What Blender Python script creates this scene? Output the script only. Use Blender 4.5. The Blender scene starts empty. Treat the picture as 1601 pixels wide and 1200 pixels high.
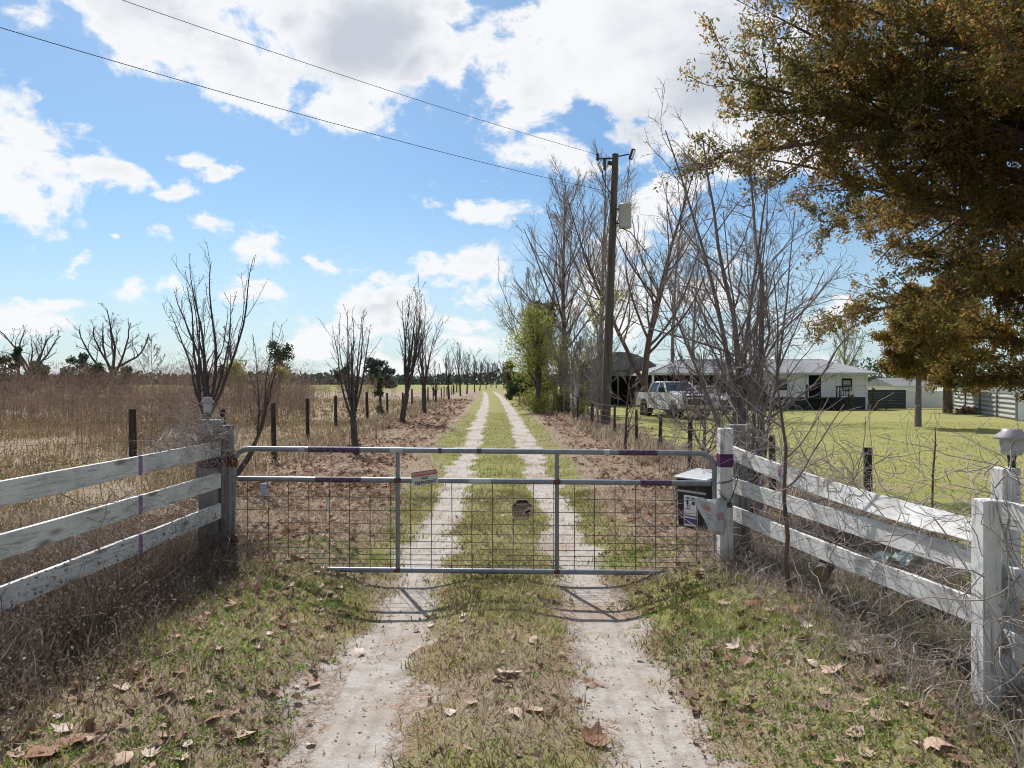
import bpy, math, random
import numpy as np
from mathutils import Vector, Matrix
R = math.radians
PI = math.pi
scene = bpy.context.scene
COL = scene.collection

# ------------------------------------------------------------------ camera
CAMZ = 2.05
cam_d = bpy.data.cameras.new('camera')
cam_d.sensor_width = 36.0
cam_d.lens = 36.0 * 1110 / 1601
cam_d.clip_start = 0.05
cam_d.clip_end = 6000
cam = bpy.data.objects.new('camera', cam_d)
COL.objects.link(cam)
cam.location = (0, 0, CAMZ)
cam.rotation_euler = (R(90 - 0.2), 0, 0)
scene.camera = cam

def at(px, py, Y):
    """a photograph pixel at distance Y -> world point"""
    return Vector(((px - 800.5) / 1110 * Y, Y, CAMZ - (py - 596) / 1110 * Y))

# ------------------------------------------------------------------ sky, sun, exposure
SUN_EL = 49.0
SUN_AZ = -23.0
SUN_DIR = Vector((math.sin(R(SUN_AZ)) * math.cos(R(SUN_EL)), math.cos(R(SUN_AZ)) * math.cos(R(SUN_EL)), math.sin(R(SUN_EL))))
sun_d = bpy.data.lights.new('sun', 'SUN')
sun_d.energy = 5.0
sun_d.angle = R(0.53)
sun_d.color = (1.0, 0.96, 0.91)
sun = bpy.data.objects.new('sun', sun_d)
COL.objects.link(sun)
sun.rotation_euler = (-SUN_DIR).to_track_quat('-Z', 'Y').to_euler()
sun.location = (-10, 20, 40)
scene.view_settings.view_transform = 'Standard'
scene.view_settings.look = 'None'
scene.view_settings.exposure = 0.4
scene.view_settings.gamma = 1.0
scene.cycles.pixel_filter_type = 'BLACKMAN_HARRIS'
scene.cycles.filter_width = 1.05
scene.cycles.max_bounces = 6
scene.cycles.transparent_max_bounces = 8
scene.cycles.sample_clamp_indirect = 6

def make_world():
    w = bpy.data.worlds.new('World')
    scene.world = w
    w.use_nodes = True
    nt = w.node_tree
    nt.nodes.clear()
    L = nt.links.new
    def N(t, **k):
        n = nt.nodes.new(t)
        for a, b in k.items():
            setattr(n, a, b)
        return n
    def put(sock, v):
        if hasattr(v, 'is_linked') or hasattr(v, 'node'):
            L(v, sock)
        else:
            sock.default_value = v
    def M(op, a, b=None, c=None, clamp=False):
        n = N('ShaderNodeMath', operation=op, use_clamp=clamp)
        put(n.inputs[0], a)
        if b is not None: put(n.inputs[1], b)
        if c is not None: put(n.inputs[2], c)
        return n.outputs[0]
    def V(op, a, b):
        n = N('ShaderNodeVectorMath', operation=op)
        put(n.inputs[0], a)
        if b is not None: put(n.inputs[1], b)
        return n
    def SS(x, a, b):
        n = N('ShaderNodeMapRange', interpolation_type='SMOOTHSTEP')
        put(n.inputs[0], x)
        n.inputs[1].default_value = a
        n.inputs[2].default_value = b
        return n.outputs[0]
    tc = N('ShaderNodeTexCoord')
    d = tc.outputs['Generated']
    sep = N('ShaderNodeSeparateXYZ'); L(d, sep.inputs[0])
    yy = M('MAXIMUM', sep.outputs[1], 0.05)
    u = M('DIVIDE', sep.outputs[0], yy)
    v = M('DIVIDE', sep.outputs[2], yy)
    uv0 = N('ShaderNodeCombineXYZ'); L(u, uv0.inputs[0]); L(v, uv0.inputs[1])
    nd = V('NORMALIZE', d, None).outputs[0]
    st = V('MULTIPLY', nd, (1.0, 1.0, 1.5)).outputs[0]
    def warp(scale, amt, det):
        n = N('ShaderNodeTexNoise'); L(st, n.inputs['Vector']); n.inputs['Scale'].default_value = scale; n.inputs['Detail'].default_value = det; n.inputs['Roughness'].default_value = .6
        return V('MULTIPLY', V('SUBTRACT', n.outputs['Color'], (.5, .5, .5)).outputs[0], (amt, amt * .7, 0)).outputs[0]
    uv = V('ADD', V('ADD', uv0.outputs[0], warp(5.5, .16, 3)).outputs[0], warp(19., .075, 5))
    def noise(scale, detail, rough, dist=0.0, vec=st, off=(0, 0, 0)):
        a = V('ADD', vec, off).outputs[0]
        n = N('ShaderNodeTexNoise')
        L(a, n.inputs['Vector'])
        n.inputs['Scale'].default_value = scale
        n.inputs['Detail'].default_value = detail
        n.inputs['Roughness'].default_value = rough
        n.inputs['Distortion'].default_value = dist
        return n.outputs['Fac']
    def field(ells):
        acc = None
        for (cx, cy, rx, ry, ang, wt) in ells:
            cu, cv = (cx - 800.5) / 1110, (596 - cy) / 1110
            s = V('SUBTRACT', uv.outputs[0], (cu, cv, 0)).outputs[0]
            if ang:
                rn = N('ShaderNodeVectorRotate', rotation_type='Z_AXIS')
                L(s, rn.inputs['Vector']); rn.inputs['Angle'].default_value = R(ang)
                s = rn.outputs[0]
            s = V('MULTIPLY', s, (1110 / rx, 1110 / ry, 0)).outputs[0]
            ln = V('LENGTH', s, None).outputs['Value']
            m = M('MULTIPLY_ADD', ln, -wt, wt)
            acc = m if acc is None else M('MAXIMUM', acc, m)
        return acc
    # cumulus field by direction: (centre x, y, radii, tilt, weight)
    E = [(250, 20, 220, 105, 12, 1.4), (390, 100, 170, 85, 18, 1.4), (560, 60, 180, 135, 0, 1.5), (520, 165, 90, 50, -20, 1.0), (440, 30, 160, 70, 0, 1.2),
         (690, 120, 90, 45, -10, .8), (130, 10, 120, 40, 10, .7), (735, 10, 70, 45, 0, .8), (700, 60, 60, 40, 0, .6),
         (20, 240, 130, 100, 15, 1.2), (130, 260, 110, 50, 20, 1.0), (230, 297, 60, 22, 8, .7), (30, 170, 60, 40, 0, .7),
         (270, 252, 44, 16, 14, .6), (325, 277, 48, 18, 18, .7),
         (1000, 90, 300, 150, 0, 1.4), (870, 150, 110, 100, 0, 1.0), (850, 235, 95, 42, 0, .8), (1180, 160, 190, 160, 0, 1.4), (830, 40, 90, 60, 0, .8),
         (770, 315, 86, 40, 4, .8), (720, 305, 40, 18, 0, .5), (735, 420, 76, 44, -4, .9), (320, 352, 56, 20, 10, .6),
         (430, 383, 75, 28, 16, .8), (515, 412, 34, 16, 20, .5), (405, 450, 60, 36, 8, .8), (255, 452, 50, 30, 5, .55), (140, 415, 28, 10, 10, .5),
         (85, 467, 55, 15, 10, .6), (170, 361, 14, 8, 0, .5), (240, 365, 30, 18, 20, .35), (560, 430, 40, 14, 25, .4),
         (590, 492, 75, 34, 0, .6), (710, 500, 46, 18, 4, .65), (720, 545, 90, 30, 0, .6), (470, 535, 80, 34, 0, .5), (30, 500, 70, 36, 0, .6),
         (1320, 470, 60, 34, 0, .8), (960, 440, 90, 60, 0, .5), (1100, 480, 160, 70, 0, .55), (640, 570, 300, 22, 0, .5), (200, 575, 260, 26, 0, .4),
         (1000, 330, 70, 60, 0, .7), (1060, 300, 60, 50, 0, .7)]
    base = field(E)
    n1 = noise(8.5, 10.0, 0.64, 0.25)
    n2 = noise(3.2, 5.0, 0.55, 0.2, off=(3.1, 0.7, 5.0))
    # elsewhere (overhead, behind) scattered unseen cumulus, its cover raised to fill the shadows
    oth = M('MULTIPLY_ADD', n2, 2.4, -1.05)
    infront = SS(sep.outputs[1], 0.25, 0.5)
    hi = SS(v, 0.62, 0.85)
    infront = M('MULTIPLY', infront, M('SUBTRACT', 1.0, hi))
    mixb = N('ShaderNodeMix'); L(infront, mixb.inputs[0]); L(oth, mixb.inputs[2]); L(base, mixb.inputs[3])
    dens = M('ADD', mixb.outputs[0], M('MULTIPLY_ADD', n1, 3.4, -1.72))
    dens = M('ADD', dens, M('MULTIPLY_ADD', n2, 0.6, -0.3))
    alpha = SS(dens, -0.02, 0.42)
    thick = SS(dens, 0.30, 1.25)
    n3 = noise(5.0, 6.0, 0.55, 0.3, off=(0.4, 0.1, -0.25))
    Gd = field([(560, 75, 120, 95, -10, 1.6), (650, 110, 70, 60, 0, 1.0), (1010, 200, 190, 80, 15, 1.0), (1130, 110, 190, 140, 0, 1.5), (890, 60, 60, 40, 0, .7),
                (30, 290, 90, 30, 10, .6), (360, 120, 60, 25, 15, .5), (400, 462, 50, 20, 0, .5), (1290, 50, 150, 200, 0, 1.2), (750, 440, 40, 20, 0, .4)])
    gmask = SS(M('ADD', Gd, M('MULTIPLY_ADD', n3, 3.4, -1.75)), -0.1, 1.3)
    grey = M('MULTIPLY', gmask, SS(dens, 0.1, 0.6))
    soft = M('MULTIPLY', SS(n3, 0.36, 0.66), thick)
    grey = M('MAXIMUM', grey, M('MULTIPLY', soft, 0.75))
    cc = N('ShaderNodeMix', data_type='RGBA')
    L(M('MULTIPLY', grey, 0.8), cc.inputs[0])
    cc.inputs[6].default_value = (7.3, 7.35, 7.45, 1)
    cc.inputs[7].default_value = (3.7, 4.1, 4.75, 1)
    # unseen clouds behind the camera get a flat bright tone, added to lift shadows
    back = SS(sep.outputs[1], 0.15, -0.45)
    cb = N('ShaderNodeMix', data_type='RGBA'); L(back, cb.inputs[0]); L(cc.outputs[2], cb.inputs[6]); cb.inputs[7].default_value = (6.9, 6.9, 6.9, 1)
    sky = N('ShaderNodeTexSky', sky_type='NISHITA')
    sky.sun_disc = False
    sky.sun_elevation = R(SUN_EL)
    sky.sun_rotation = R(SUN_AZ % 360)
    sky.altitude = 30
    sky.air_density = 1.0
    sky.dust_density = 0.7
    sky.ozone_density = 1.6
    tint = N('ShaderNodeMix', data_type='RGBA', blend_type='MULTIPLY')
    tint.inputs[0].default_value = 1.0
    L(sky.outputs[0], tint.inputs[6]); tint.inputs[7].default_value = SKY_TINT
    # bright milky band low over the horizon
    hz = SS(v, 0.30, -0.02)
    hzm = N('ShaderNodeMix', data_type='RGBA')
    L(M('MULTIPLY', hz, 0.62), hzm.inputs[0]); L(tint.outputs[2], hzm.inputs[6]); hzm.inputs[7].default_value = (5.2, 6.0, 6.7, 1)
    mx = N('ShaderNodeMix', data_type='RGBA')
    L(M('MULTIPLY', alpha, 0.96), mx.inputs[0]); L(hzm.outputs[2], mx.inputs[6]); L(cb.outputs[2], mx.inputs[7])
    bg = N('ShaderNodeBackground')
    L(mx.outputs[2], bg.inputs[0]); bg.inputs[1].default_value = 0.1
    out = N('ShaderNodeOutputWorld'); L(bg.outputs[0], out.inputs[0])
    w.cycles.sampling_method = 'MANUAL'
    w.cycles.sample_map_resolution = 512
SKY_TINT = (0.60, 0.78, 0.88, 1)
make_world()

# ------------------------------------------------------------------ helpers
ORG = {}
def props(o, label=None, cat=None, group=None, kind=None):
    if label: o['label'] = label
    if cat: o['category'] = cat
    if group: o['group'] = group
    if kind: o['kind'] = kind
    return o

def thing(name, label, cat, loc=(0, 0, 0), group=None):
    o = bpy.data.objects.new(name, None)
    o.empty_display_size = 0.2
    COL.objects.link(o)
    o.location = loc
    ORG[o.name] = Vector(loc)
    return props(o, label, cat, group)

class Acc:
    def __init__(s): s.V = []; s.F = []; s.MI = []; s.S = []; s.n = 0
    def add(s, V, F, mi=0, smooth=False):
        V = np.asarray(V, dtype=np.float64).reshape(-1, 3)
        F = np.asarray(F, dtype=np.int64)
        if len(V) == 0 or len(F) == 0: return s
        s.V.append(V); s.F.append(F + s.n); s.MI.append(np.full(len(F), mi)); s.S.append(np.full(len(F), smooth)); s.n += len(V)
        return s
    def faces(s, V, faces, mi=0, smooth=False):
        n0 = s.n
        s.V.append(np.asarray(V, dtype=np.float64)); s.n += len(V)
        for f in faces:
            s.F.append(np.asarray([f]) + n0); s.MI.append(np.full(1, mi)); s.S.append(np.full(1, smooth))
        return s
    def build(s, name, mats, parent=None, loc=None, bev=0, attrs=None):
        me = bpy.data.meshes.new(name)
        V = np.concatenate(s.V)
        org = Vector((0, 0, 0))
        if parent is not None: org = ORG[parent.name]
        elif loc is not None: org = Vector(loc)
        V = V - np.array(org)
        me.vertices.add(len(V)); me.vertices.foreach_set('co', V.astype(np.float32).ravel())
        lt = np.concatenate([np.full(len(f), f.shape[1]) for f in s.F])
        lv = np.concatenate([f.ravel() for f in s.F])
        me.loops.add(len(lv)); me.loops.foreach_set('vertex_index', lv.astype(np.int32))
        me.polygons.add(len(lt))
        ls = np.concatenate([[0], np.cumsum(lt)[:-1]])
        me.polygons.foreach_set('loop_start', ls.astype(np.int32))
        me.polygons.foreach_set('material_index', np.concatenate(s.MI).astype(np.int32))
        me.polygons.foreach_set('use_smooth', np.concatenate(s.S).astype(bool))
        me.update(calc_edges=True)
        if attrs:
            for an, arr in attrs.items():
                at_ = me.attributes.new(an, 'FLOAT_COLOR', 'POINT')
                at_.data.foreach_set('color', arr.astype(np.float32).ravel())
        if not isinstance(mats, (list, tuple)): mats = [mats]
        for m in mats: me.materials.append(m)
        o = bpy.data.objects.new(name, me)
        COL.objects.link(o)
        if parent is not None:
            o.parent = parent; ORG[o.name] = org
        else:
            o.location = org; ORG[o.name] = org
        if bev:
            b = o.modifiers.new('bevel', 'BEVEL'); b.width = bev; b.segments = 2; b.limit_method = 'ANGLE'
        return o

BOXF = [(0, 3, 2, 1), (4, 5, 6, 7), (0, 1, 5, 4), (1, 2, 6, 5), (2, 3, 7, 6), (3, 0, 4, 7)]
def box(A, c, s, rot=None, mi=0):
    x, y, z = s[0] / 2, s[1] / 2, s[2] / 2
    V = np.array([(-x, -y, -z), (x, -y, -z), (x, y, -z), (-x, y, -z), (-x, -y, z), (x, -y, z), (x, y, z), (-x, y, z)])
    if rot is not None: V = V @ np.array(rot.to_3x3() if hasattr(rot, 'to_3x3') else rot).T
    A.add(V + np.array(c), BOXF, mi)
    return A
def bx(A, x0, x1, y0, y1, z0, z1, mi=0):
    return box(A, ((x0 + x1) / 2, (y0 + y1) / 2, (z0 + z1) / 2), (abs(x1 - x0), abs(y1 - y0), abs(z1 - z0)), None, mi)
def prism(A, prof, a0, a1, axis='y', mi=0):
    """profile of (p, q) extruded along axis; y: (x,z), x: (y,z), z: (x,y)"""
    n = len(prof)
    def P(p, a):
        return {'y': (p[0], a, p[1]), 'x': (a, p[0], p[1]), 'z': (p[0], p[1], a)}[axis]
    V = [P(p, a0) for p in prof] + [P(p, a1) for p in prof]
    fs = [tuple(range(n))[::-1], tuple(range(n, 2 * n))] + [(i, (i + 1) % n, n + (i + 1) % n, n + i) for i in range(n)]
    return A.faces(V, fs, mi)
def tubes(P, Rr, S=5):
    P = np.asarray(P, float); Rr = np.asarray(Rr, float)
    B, K, _ = P.shape
    T = np.gradient(P, axis=1)
    T /= np.linalg.norm(T, axis=2, keepdims=True) + 1e-9
    mean = T.mean(1)
    ref = np.where(np.abs(mean[:, 2:3]) > .75, np.array([[1., 0, 0]]), np.array([[0, 0, 1.]]))[:, None, :]
    N1 = np.cross(T, np.broadcast_to(ref, T.shape)); N1 /= np.linalg.norm(N1, axis=2, keepdims=True) + 1e-9
    N2 = np.cross(T, N1)
    a = np.arange(S) * 2 * PI / S
    V = P[:, :, None, :] + Rr[:, :, None, None] * (np.cos(a)[None, None, :, None] * N1[:, :, None, :] + np.sin(a)[None, None, :, None] * N2[:, :, None, :])
    k = np.arange(K - 1)[:, None]; s = np.arange(S)[None, :]
    f = np.stack([k * S + s, k * S + (s + 1) % S, (k + 1) * S + (s + 1) % S, (k + 1) * S + s], -1).reshape(-1, 4)
    F = (np.arange(B) * K * S)[:, None, None] + f[None]
    return V.reshape(-1, 3), F.reshape(-1, 4)
def tube(A, pts, r, S=8, mi=0, cap=True, smooth=True):
    P = np.array([pts], float)
    rr = np.full((1, len(pts)), r, float) if np.isscalar(r) else np.array([r], float)
    V, F = tubes(P, rr, S)
    A.add(V, F, mi, smooth)
    if cap:
        A.faces(V[:S], [tuple(range(S))[::-1]], mi); A.faces(V[-S:], [tuple(range(S))], mi)
    return A
def lathe(A, prof, c=(0, 0, 0), S=16, mi=0, smooth=True):
    a = np.arange(S) * 2 * PI / S
    V = [(c[0] + r * math.cos(t), c[1] + r * math.sin(t), c[2] + z) for (r, z) in prof for t in a]
    F = [(k * S + s, k * S + (s + 1) % S, (k + 1) * S + (s + 1) % S, (k + 1) * S + s) for k in range(len(prof) - 1) for s in range(S)]
    A.add(V, F, mi, smooth)
    return A
def rotm(yaw, pitch, roll):
    yaw, pitch, roll = np.broadcast_arrays(np.asarray(yaw, float), pitch, roll)
    cy, sy, cp, sp, cr, sr = np.cos(yaw), np.sin(yaw), np.cos(pitch), np.sin(pitch), np.cos(roll), np.sin(roll)
    M = np.empty(yaw.shape + (3, 3))
    M[..., 0, 0] = cy * cp; M[..., 0, 1] = cy * sp * sr - sy * cr; M[..., 0, 2] = cy * sp * cr + sy * sr
    M[..., 1, 0] = sy * cp; M[..., 1, 1] = sy * sp * sr + cy * cr; M[..., 1, 2] = sy * sp * cr - cy * sr
    M[..., 2, 0] = -sp; M[..., 2, 1] = cp * sr; M[..., 2, 2] = cp * cr
    return M
def inst(tV, tF, pos, M, s):
    tV = np.asarray(tV, float); tF = np.asarray(tF); n = len(pos)
    s = np.broadcast_to(np.asarray(s, float), (n,))
    V = np.einsum('nij,vj->nvi', M, tV) * s[:, None, None] + np.asarray(pos)[:, None, :]
    F = tF[None] + (np.arange(n) * len(tV))[:, None, None]
    return V.reshape(-1, 3), F.reshape(-1, tF.shape[1])
def unit(v): return v / (np.linalg.norm(v, axis=-1, keepdims=True) + 1e-9)

# value noise on the ground
def vnoise(x, y, sc, seed=0):
    x = np.asarray(x, float) / sc + 1000; y = np.asarray(y, float) / sc + 1000
    xi = np.floor(x).astype(np.int64); yi = np.floor(y).astype(np.int64)
    fx = x - xi; fy = y - yi
    fx = fx * fx * (3 - 2 * fx); fy = fy * fy * (3 - 2 * fy)
    def h(a, b):
        n = (a * 374761393 + b * 668265263 + seed * 974634777) & 0x7fffffff
        n = ((n ^ (n >> 13)) * 1274126177) & 0x7fffffff
        return ((n ^ (n >> 16)) & 0xffff) / 65535.0
    return (h(xi, yi) * (1 - fx) + h(xi + 1, yi) * fx) * (1 - fy) + (h(xi, yi + 1) * (1 - fx) + h(xi + 1, yi + 1) * fx) * fy
def fbm(x, y, sc, seed=0, o=4):
    t = 0; a = .5; tot = 0
    for i in range(o):
        t = t + a * vnoise(x, y, sc / 2 ** i, seed + i * 17); tot += a; a *= .55
    return t / tot
def sst(x, a, b):
    t = np.clip((np.asarray(x, float) - a) / (b - a), 0, 1)
    return t * t * (3 - 2 * t)
def xc(y):
    y = np.minimum(np.asarray(y, float), 260)
    return -.022 - .0149 * y - .000123 * y * y + .07 * np.clip((6 - y) / 3, 0, 1)
def gap(y): return .87 + .10 * sst(y, 10, 60)
def track_d(x, y):
    t = np.asarray(x, float) - xc(y)
    wob = (fbm(x * 0 + 3, y, 2.5, 5, 2) - .5) * .10
    return np.abs(np.abs(t - wob) - gap(y))
def height(x, y):
    x = np.asarray(x, float); y = np.asarray(y, float)
    t = np.abs(x - xc(y))
    hump = .085 * sst(np.abs(t - gap(y)), .12, .75) * (t < gap(y)) * (1 - .5 * sst(y, 9, 20))
    amp = .06 + .20 * (1 - sst(y, 8.2, 12))
    bank = amp * sst(t, gap(y) + .18, gap(y) + 1.35) * (1 - .8 * sst(t, 3.6, 6.0))
    fade = 1 - sst(y, 90, 160)
    rough = (fbm(x, y, .55, 3, 3) - .5) * .05 * (1 - sst(y, 20, 60)) * sst(track_d(x, y), .1, .5)
    ruts = (fbm(x, y, .3, 8, 3) - .5) * .016 * (1 - sst(y, 12, 25))
    return (hump + bank) * fade + rough + ruts

# ------------------------------------------------------------------ materials
def newmat(name):
    m = bpy.data.materials.new(name); m.use_nodes = True
    nt = m.node_tree; nt.nodes.clear()
    return m, nt
def ramp(nt, cols):
    r = nt.nodes.new('ShaderNodeValToRGB')
    el = r.color_ramp.elements
    cols = [(c[0], c[1]) if isinstance(c[1], (tuple, list)) else (i / max(1, len(cols) - 1), c) for i, c in enumerate(cols)]
    el[0].position = cols[0][0]; el[0].color = (*cols[0][1], 1)
    el[1].position = cols[-1][0]; el[1].color = (*cols[-1][1], 1)
    for p, c in cols[1:-1]:
        e = el.new(p); e.color = (*c, 1)
    return r
def mat(name, cols, scale=6, rough=.8, bump=0., metal=0., stretch=(1, 1, 1), detail=6, spec=.3, trans=0., island=False, nrough=.6, bscale=None, mid=(.3, .7), coat=0.):
    m, nt = newmat(name); L = nt.links.new
    p = nt.nodes.new('ShaderNodeBsdfPrincipled')
    p.inputs['Roughness'].default_value = rough; p.inputs['Metallic'].default_value = metal
    p.inputs['Specular IOR Level'].default_value = spec
    p.inputs['Coat Weight'].default_value = coat
    out = nt.nodes.new('ShaderNodeOutputMaterial')
    tc = nt.nodes.new('ShaderNodeTexCoord'); mp = nt.nodes.new('ShaderNodeMapping')
    mp.inputs['Scale'].default_value = stretch
    L(tc.outputs['Object'], mp.inputs[0])
    if isinstance(cols[0], (int, float)): cols = [cols, cols]
    if len(cols) == 2 and cols[0] == cols[1] and not bump:
        p.inputs['Base Color'].default_value = (*cols[0], 1); colsock = None
    else:
        if len(cols) >= 2 and not isinstance(cols[0][1], (tuple, list)) and not island:
            k = len(cols); cols = [(mid[0] + (mid[1] - mid[0]) * i / (k - 1), c) for i, c in enumerate(cols)]
        r = ramp(nt, cols)
        nz = nt.nodes.new('ShaderNodeTexNoise')
        nz.inputs['Scale'].default_value = scale; nz.inputs['Detail'].default_value = detail; nz.inputs['Roughness'].default_value = nrough
        L(mp.outputs[0], nz.inputs['Vector'])
        if island:
            g = nt.nodes.new('ShaderNodeNewGeometry')
            mm = nt.nodes.new('ShaderNodeMath'); mm.operation = 'MULTIPLY_ADD'
            L(g.outputs['Random Per Island'], mm.inputs[0]); mm.inputs[1].default_value = .55
            m2 = nt.nodes.new('ShaderNodeMath'); m2.operation = 'MULTIPLY_ADD'
            L(nz.outputs['Fac'], m2.inputs[0]); m2.inputs[1].default_value = 1.3; m2.inputs[2].default_value = -.42
            L(m2.outputs[0], mm.inputs[2])
            L(mm.outputs[0], r.inputs[0])
        else:
            L(nz.outputs['Fac'], r.inputs[0])
        L(r.outputs[0], p.inputs['Base Color']); colsock = r.outputs[0]
    if bump:
        b = nt.nodes.new('ShaderNodeBump'); b.inputs['Strength'].default_value = bump; b.inputs['Distance'].default_value = .02
        n2 = nt.nodes.new('ShaderNodeTexNoise'); n2.inputs['Scale'].default_value = bscale or scale * 3; n2.inputs['Detail'].default_value = 6
        L(mp.outputs[0], n2.inputs['Vector']); L(n2.outputs['Fac'], b.inputs['Height']); L(b.outputs[0], p.inputs['Normal'])
    if trans:
        t = nt.nodes.new('ShaderNodeBsdfTranslucent'); mx = nt.nodes.new('ShaderNodeMixShader'); mx.inputs[0].default_value = trans
        if colsock: L(colsock, t.inputs[0])
        else: t.inputs[0].default_value = (*cols[0], 1)
        L(p.outputs[0], mx.inputs[1]); L(t.outputs[0], mx.inputs[2]); L(mx.outputs[0], out.inputs[0])
    else:
        L(p.outputs[0], out.inputs[0])
    return m

def wood_mat(name, stretch, light, dark, grey):
    """weathered painted board: paint worn to grey grain along the board"""
    m, nt = newmat(name); L = nt.links.new
    p = nt.nodes.new('ShaderNodeBsdfPrincipled'); p.inputs['Roughness'].default_value = .85; p.inputs['Specular IOR Level'].default_value = .2
    out = nt.nodes.new('ShaderNodeOutputMaterial'); L(p.outputs[0], out.inputs[0])
    tc = nt.nodes.new('ShaderNodeTexCoord'); mp = nt.nodes.new('ShaderNodeMapping'); mp.inputs['Scale'].default_value = stretch
    L(tc.outputs['Object'], mp.inputs[0])
    def nz(sc, de, src, ro=.6, di=0):
        n = nt.nodes.new('ShaderNodeTexNoise'); n.inputs['Scale'].default_value = sc; n.inputs['Detail'].default_value = de
        n.inputs['Roughness'].default_value = ro; n.inputs['Distortion'].default_value = di
        L(src, n.inputs['Vector']); return n.outputs['Fac']
    g1 = nz(3.0, 8, mp.outputs[0], .7, .6); g2 = nz(3.5, 5, tc.outputs['Object']); g3 = nz(14., 6, mp.outputs[0], .7)
    r1 = ramp(nt, [(.33, dark), (.40, grey), (.50, light), (.75, light)])
    L(g1, r1.inputs[0])
    r2 = ramp(nt, [(.32, (.62, .61, .60)), (.58, (1, 1, 1))])
    L(g2, r2.inputs[0])
    r3 = ramp(nt, [(.30, (.42, .40, .38)), (.43, (1, 1, 1))])
    L(g3, r3.inputs[0])
    a = nt.nodes.new('ShaderNodeMix'); a.data_type = 'RGBA'; a.blend_type = 'MULTIPLY'; a.inputs[0].default_value = .75
    L(r1.outputs[0], a.inputs[6]); L(r2.outputs[0], a.inputs[7])
    b = nt.nodes.new('ShaderNodeMix'); b.data_type = 'RGBA'; b.blend_type = 'MULTIPLY'; b.inputs[0].default_value = .8
    L(a.outputs[2], b.inputs[6]); L(r3.outputs[0], b.inputs[7]); L(b.outputs[2], p.inputs['Base Color'])
    # knots and long splits
    mk = nt.nodes.new('ShaderNodeMapping'); mk.inputs['Scale'].default_value = tuple(7 if s > 5 else 2.2 for s in stretch); L(tc.outputs['Object'], mk.inputs[0])
    vo = nt.nodes.new('ShaderNodeTexVoronoi'); vo.inputs['Scale'].default_value = 1.; L(mk.outputs[0], vo.inputs['Vector'])
    rk = ramp(nt, [(.07, (.30, .27, .24)), (.15, (.62, .60, .57)), (.22, (1, 1, 1))]); L(vo.outputs['Distance'], rk.inputs[0])
    k1 = nt.nodes.new('ShaderNodeMix'); k1.data_type = 'RGBA'; k1.blend_type = 'MULTIPLY'; k1.inputs[0].default_value = .8
    L(b.outputs[2], k1.inputs[6]); L(rk.outputs[0], k1.inputs[7]); L(k1.outputs[2], p.inputs['Base Color'])
    bp = nt.nodes.new('ShaderNodeBump'); bp.inputs['Strength'].default_value = .5; bp.inputs['Distance'].default_value = .006
    L(g3, bp.inputs['Height']); L(bp.outputs[0], p.inputs['Normal'])
    return m

M = {}
WL, WD, WG = (.66, .655, .64), (.22, .205, .19), (.47, .46, .45)
M['plank'] = wood_mat('weathered_white_plank', (14, .9, 14), WL, WD, WG)
M['post'] = wood_mat('weathered_white_post', (14, 14, .8), WL, WD, WG)
M['greypost'] = wood_mat('weathered_grey_post', (12, 12, .7), (.25, .24, .225), (.07, .062, .055), (.16, .15, .14))
M['purple'] = mat('purple_paint', [(.06, .014, .06), (.115, .03, .11)], 14, .8)
M['gatepurple'] = mat('worn_dark_purple_paint', [(.035, .018, .042), (.085, .045, .09), (.14, .12, .145)], 30, .6)
M['fadedpurple'] = mat('faded_purple_drip', [(.15, .07, .17), (.30, .22, .32)], 24, .8)
M['galv'] = mat('galvanised_pipe', [(.16, .175, .195), (.25, .265, .285)], 14, .42, .05, .35)
M['wire'] = mat('fence_wire', [(.07, .058, .05), (.15, .13, .115)], 20, .7, 0, .2)
M['rust'] = mat('rusty_clamp', [(.07, .03, .02), (.15, .07, .04)], 30, .8)
M['tape'] = mat('pale_tape', [(.34, .35, .37), (.46, .47, .48)], 9, .5)
M['bark_dark'] = mat('dark_bark', [(.045, .036, .034), (.12, .10, .095)], 22, .95, .5, stretch=(1, 1, .3))
M['bark_grey'] = mat('grey_bark', [(.10, .085, .08), (.22, .19, .18)], 16, .95, .4, stretch=(1, 1, .3))
M['bark_pale'] = mat('pale_sycamore_bark', [(.13, .10, .085), (.30, .26, .24)], 8, .95, .3, stretch=(1, 1, .4))
M['bark_brown'] = mat('brown_bark', [(.07, .045, .035), (.19, .13, .10)], 14, .95, .4, stretch=(1, 1, .3))
M['twig'] = mat('bare_twig', [(.13, .105, .10), (.27, .225, .215)], 9, .95)
M['twig_pale'] = mat('pale_twig', [(.20, .165, .15), (.40, .35, .325)], 7, .95)
M['oldpost'] = mat('dark_old_fence_post', [(.022, .018, .016), (.085, .07, .06)], 14, .95, .5, stretch=(1, 1, .2))
M['pole'] = mat('creosoted_pole', [(.05, .042, .036), (.135, .112, .098)], 9, .9, .5, stretch=(1, 1, .06))
M['steelgrey'] = mat('grey_enamel', [(.36, .38, .40), (.44, .46, .48)], 6, .45)
M['darkmetal'] = mat('dark_metal', [(.03, .03, .033), (.07, .07, .07)], 9, .5, 0, .4)
M['porcelain'] = mat('porcelain', [(.5, .5, .5), (.6, .6, .6)], 5, .25)
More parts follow.
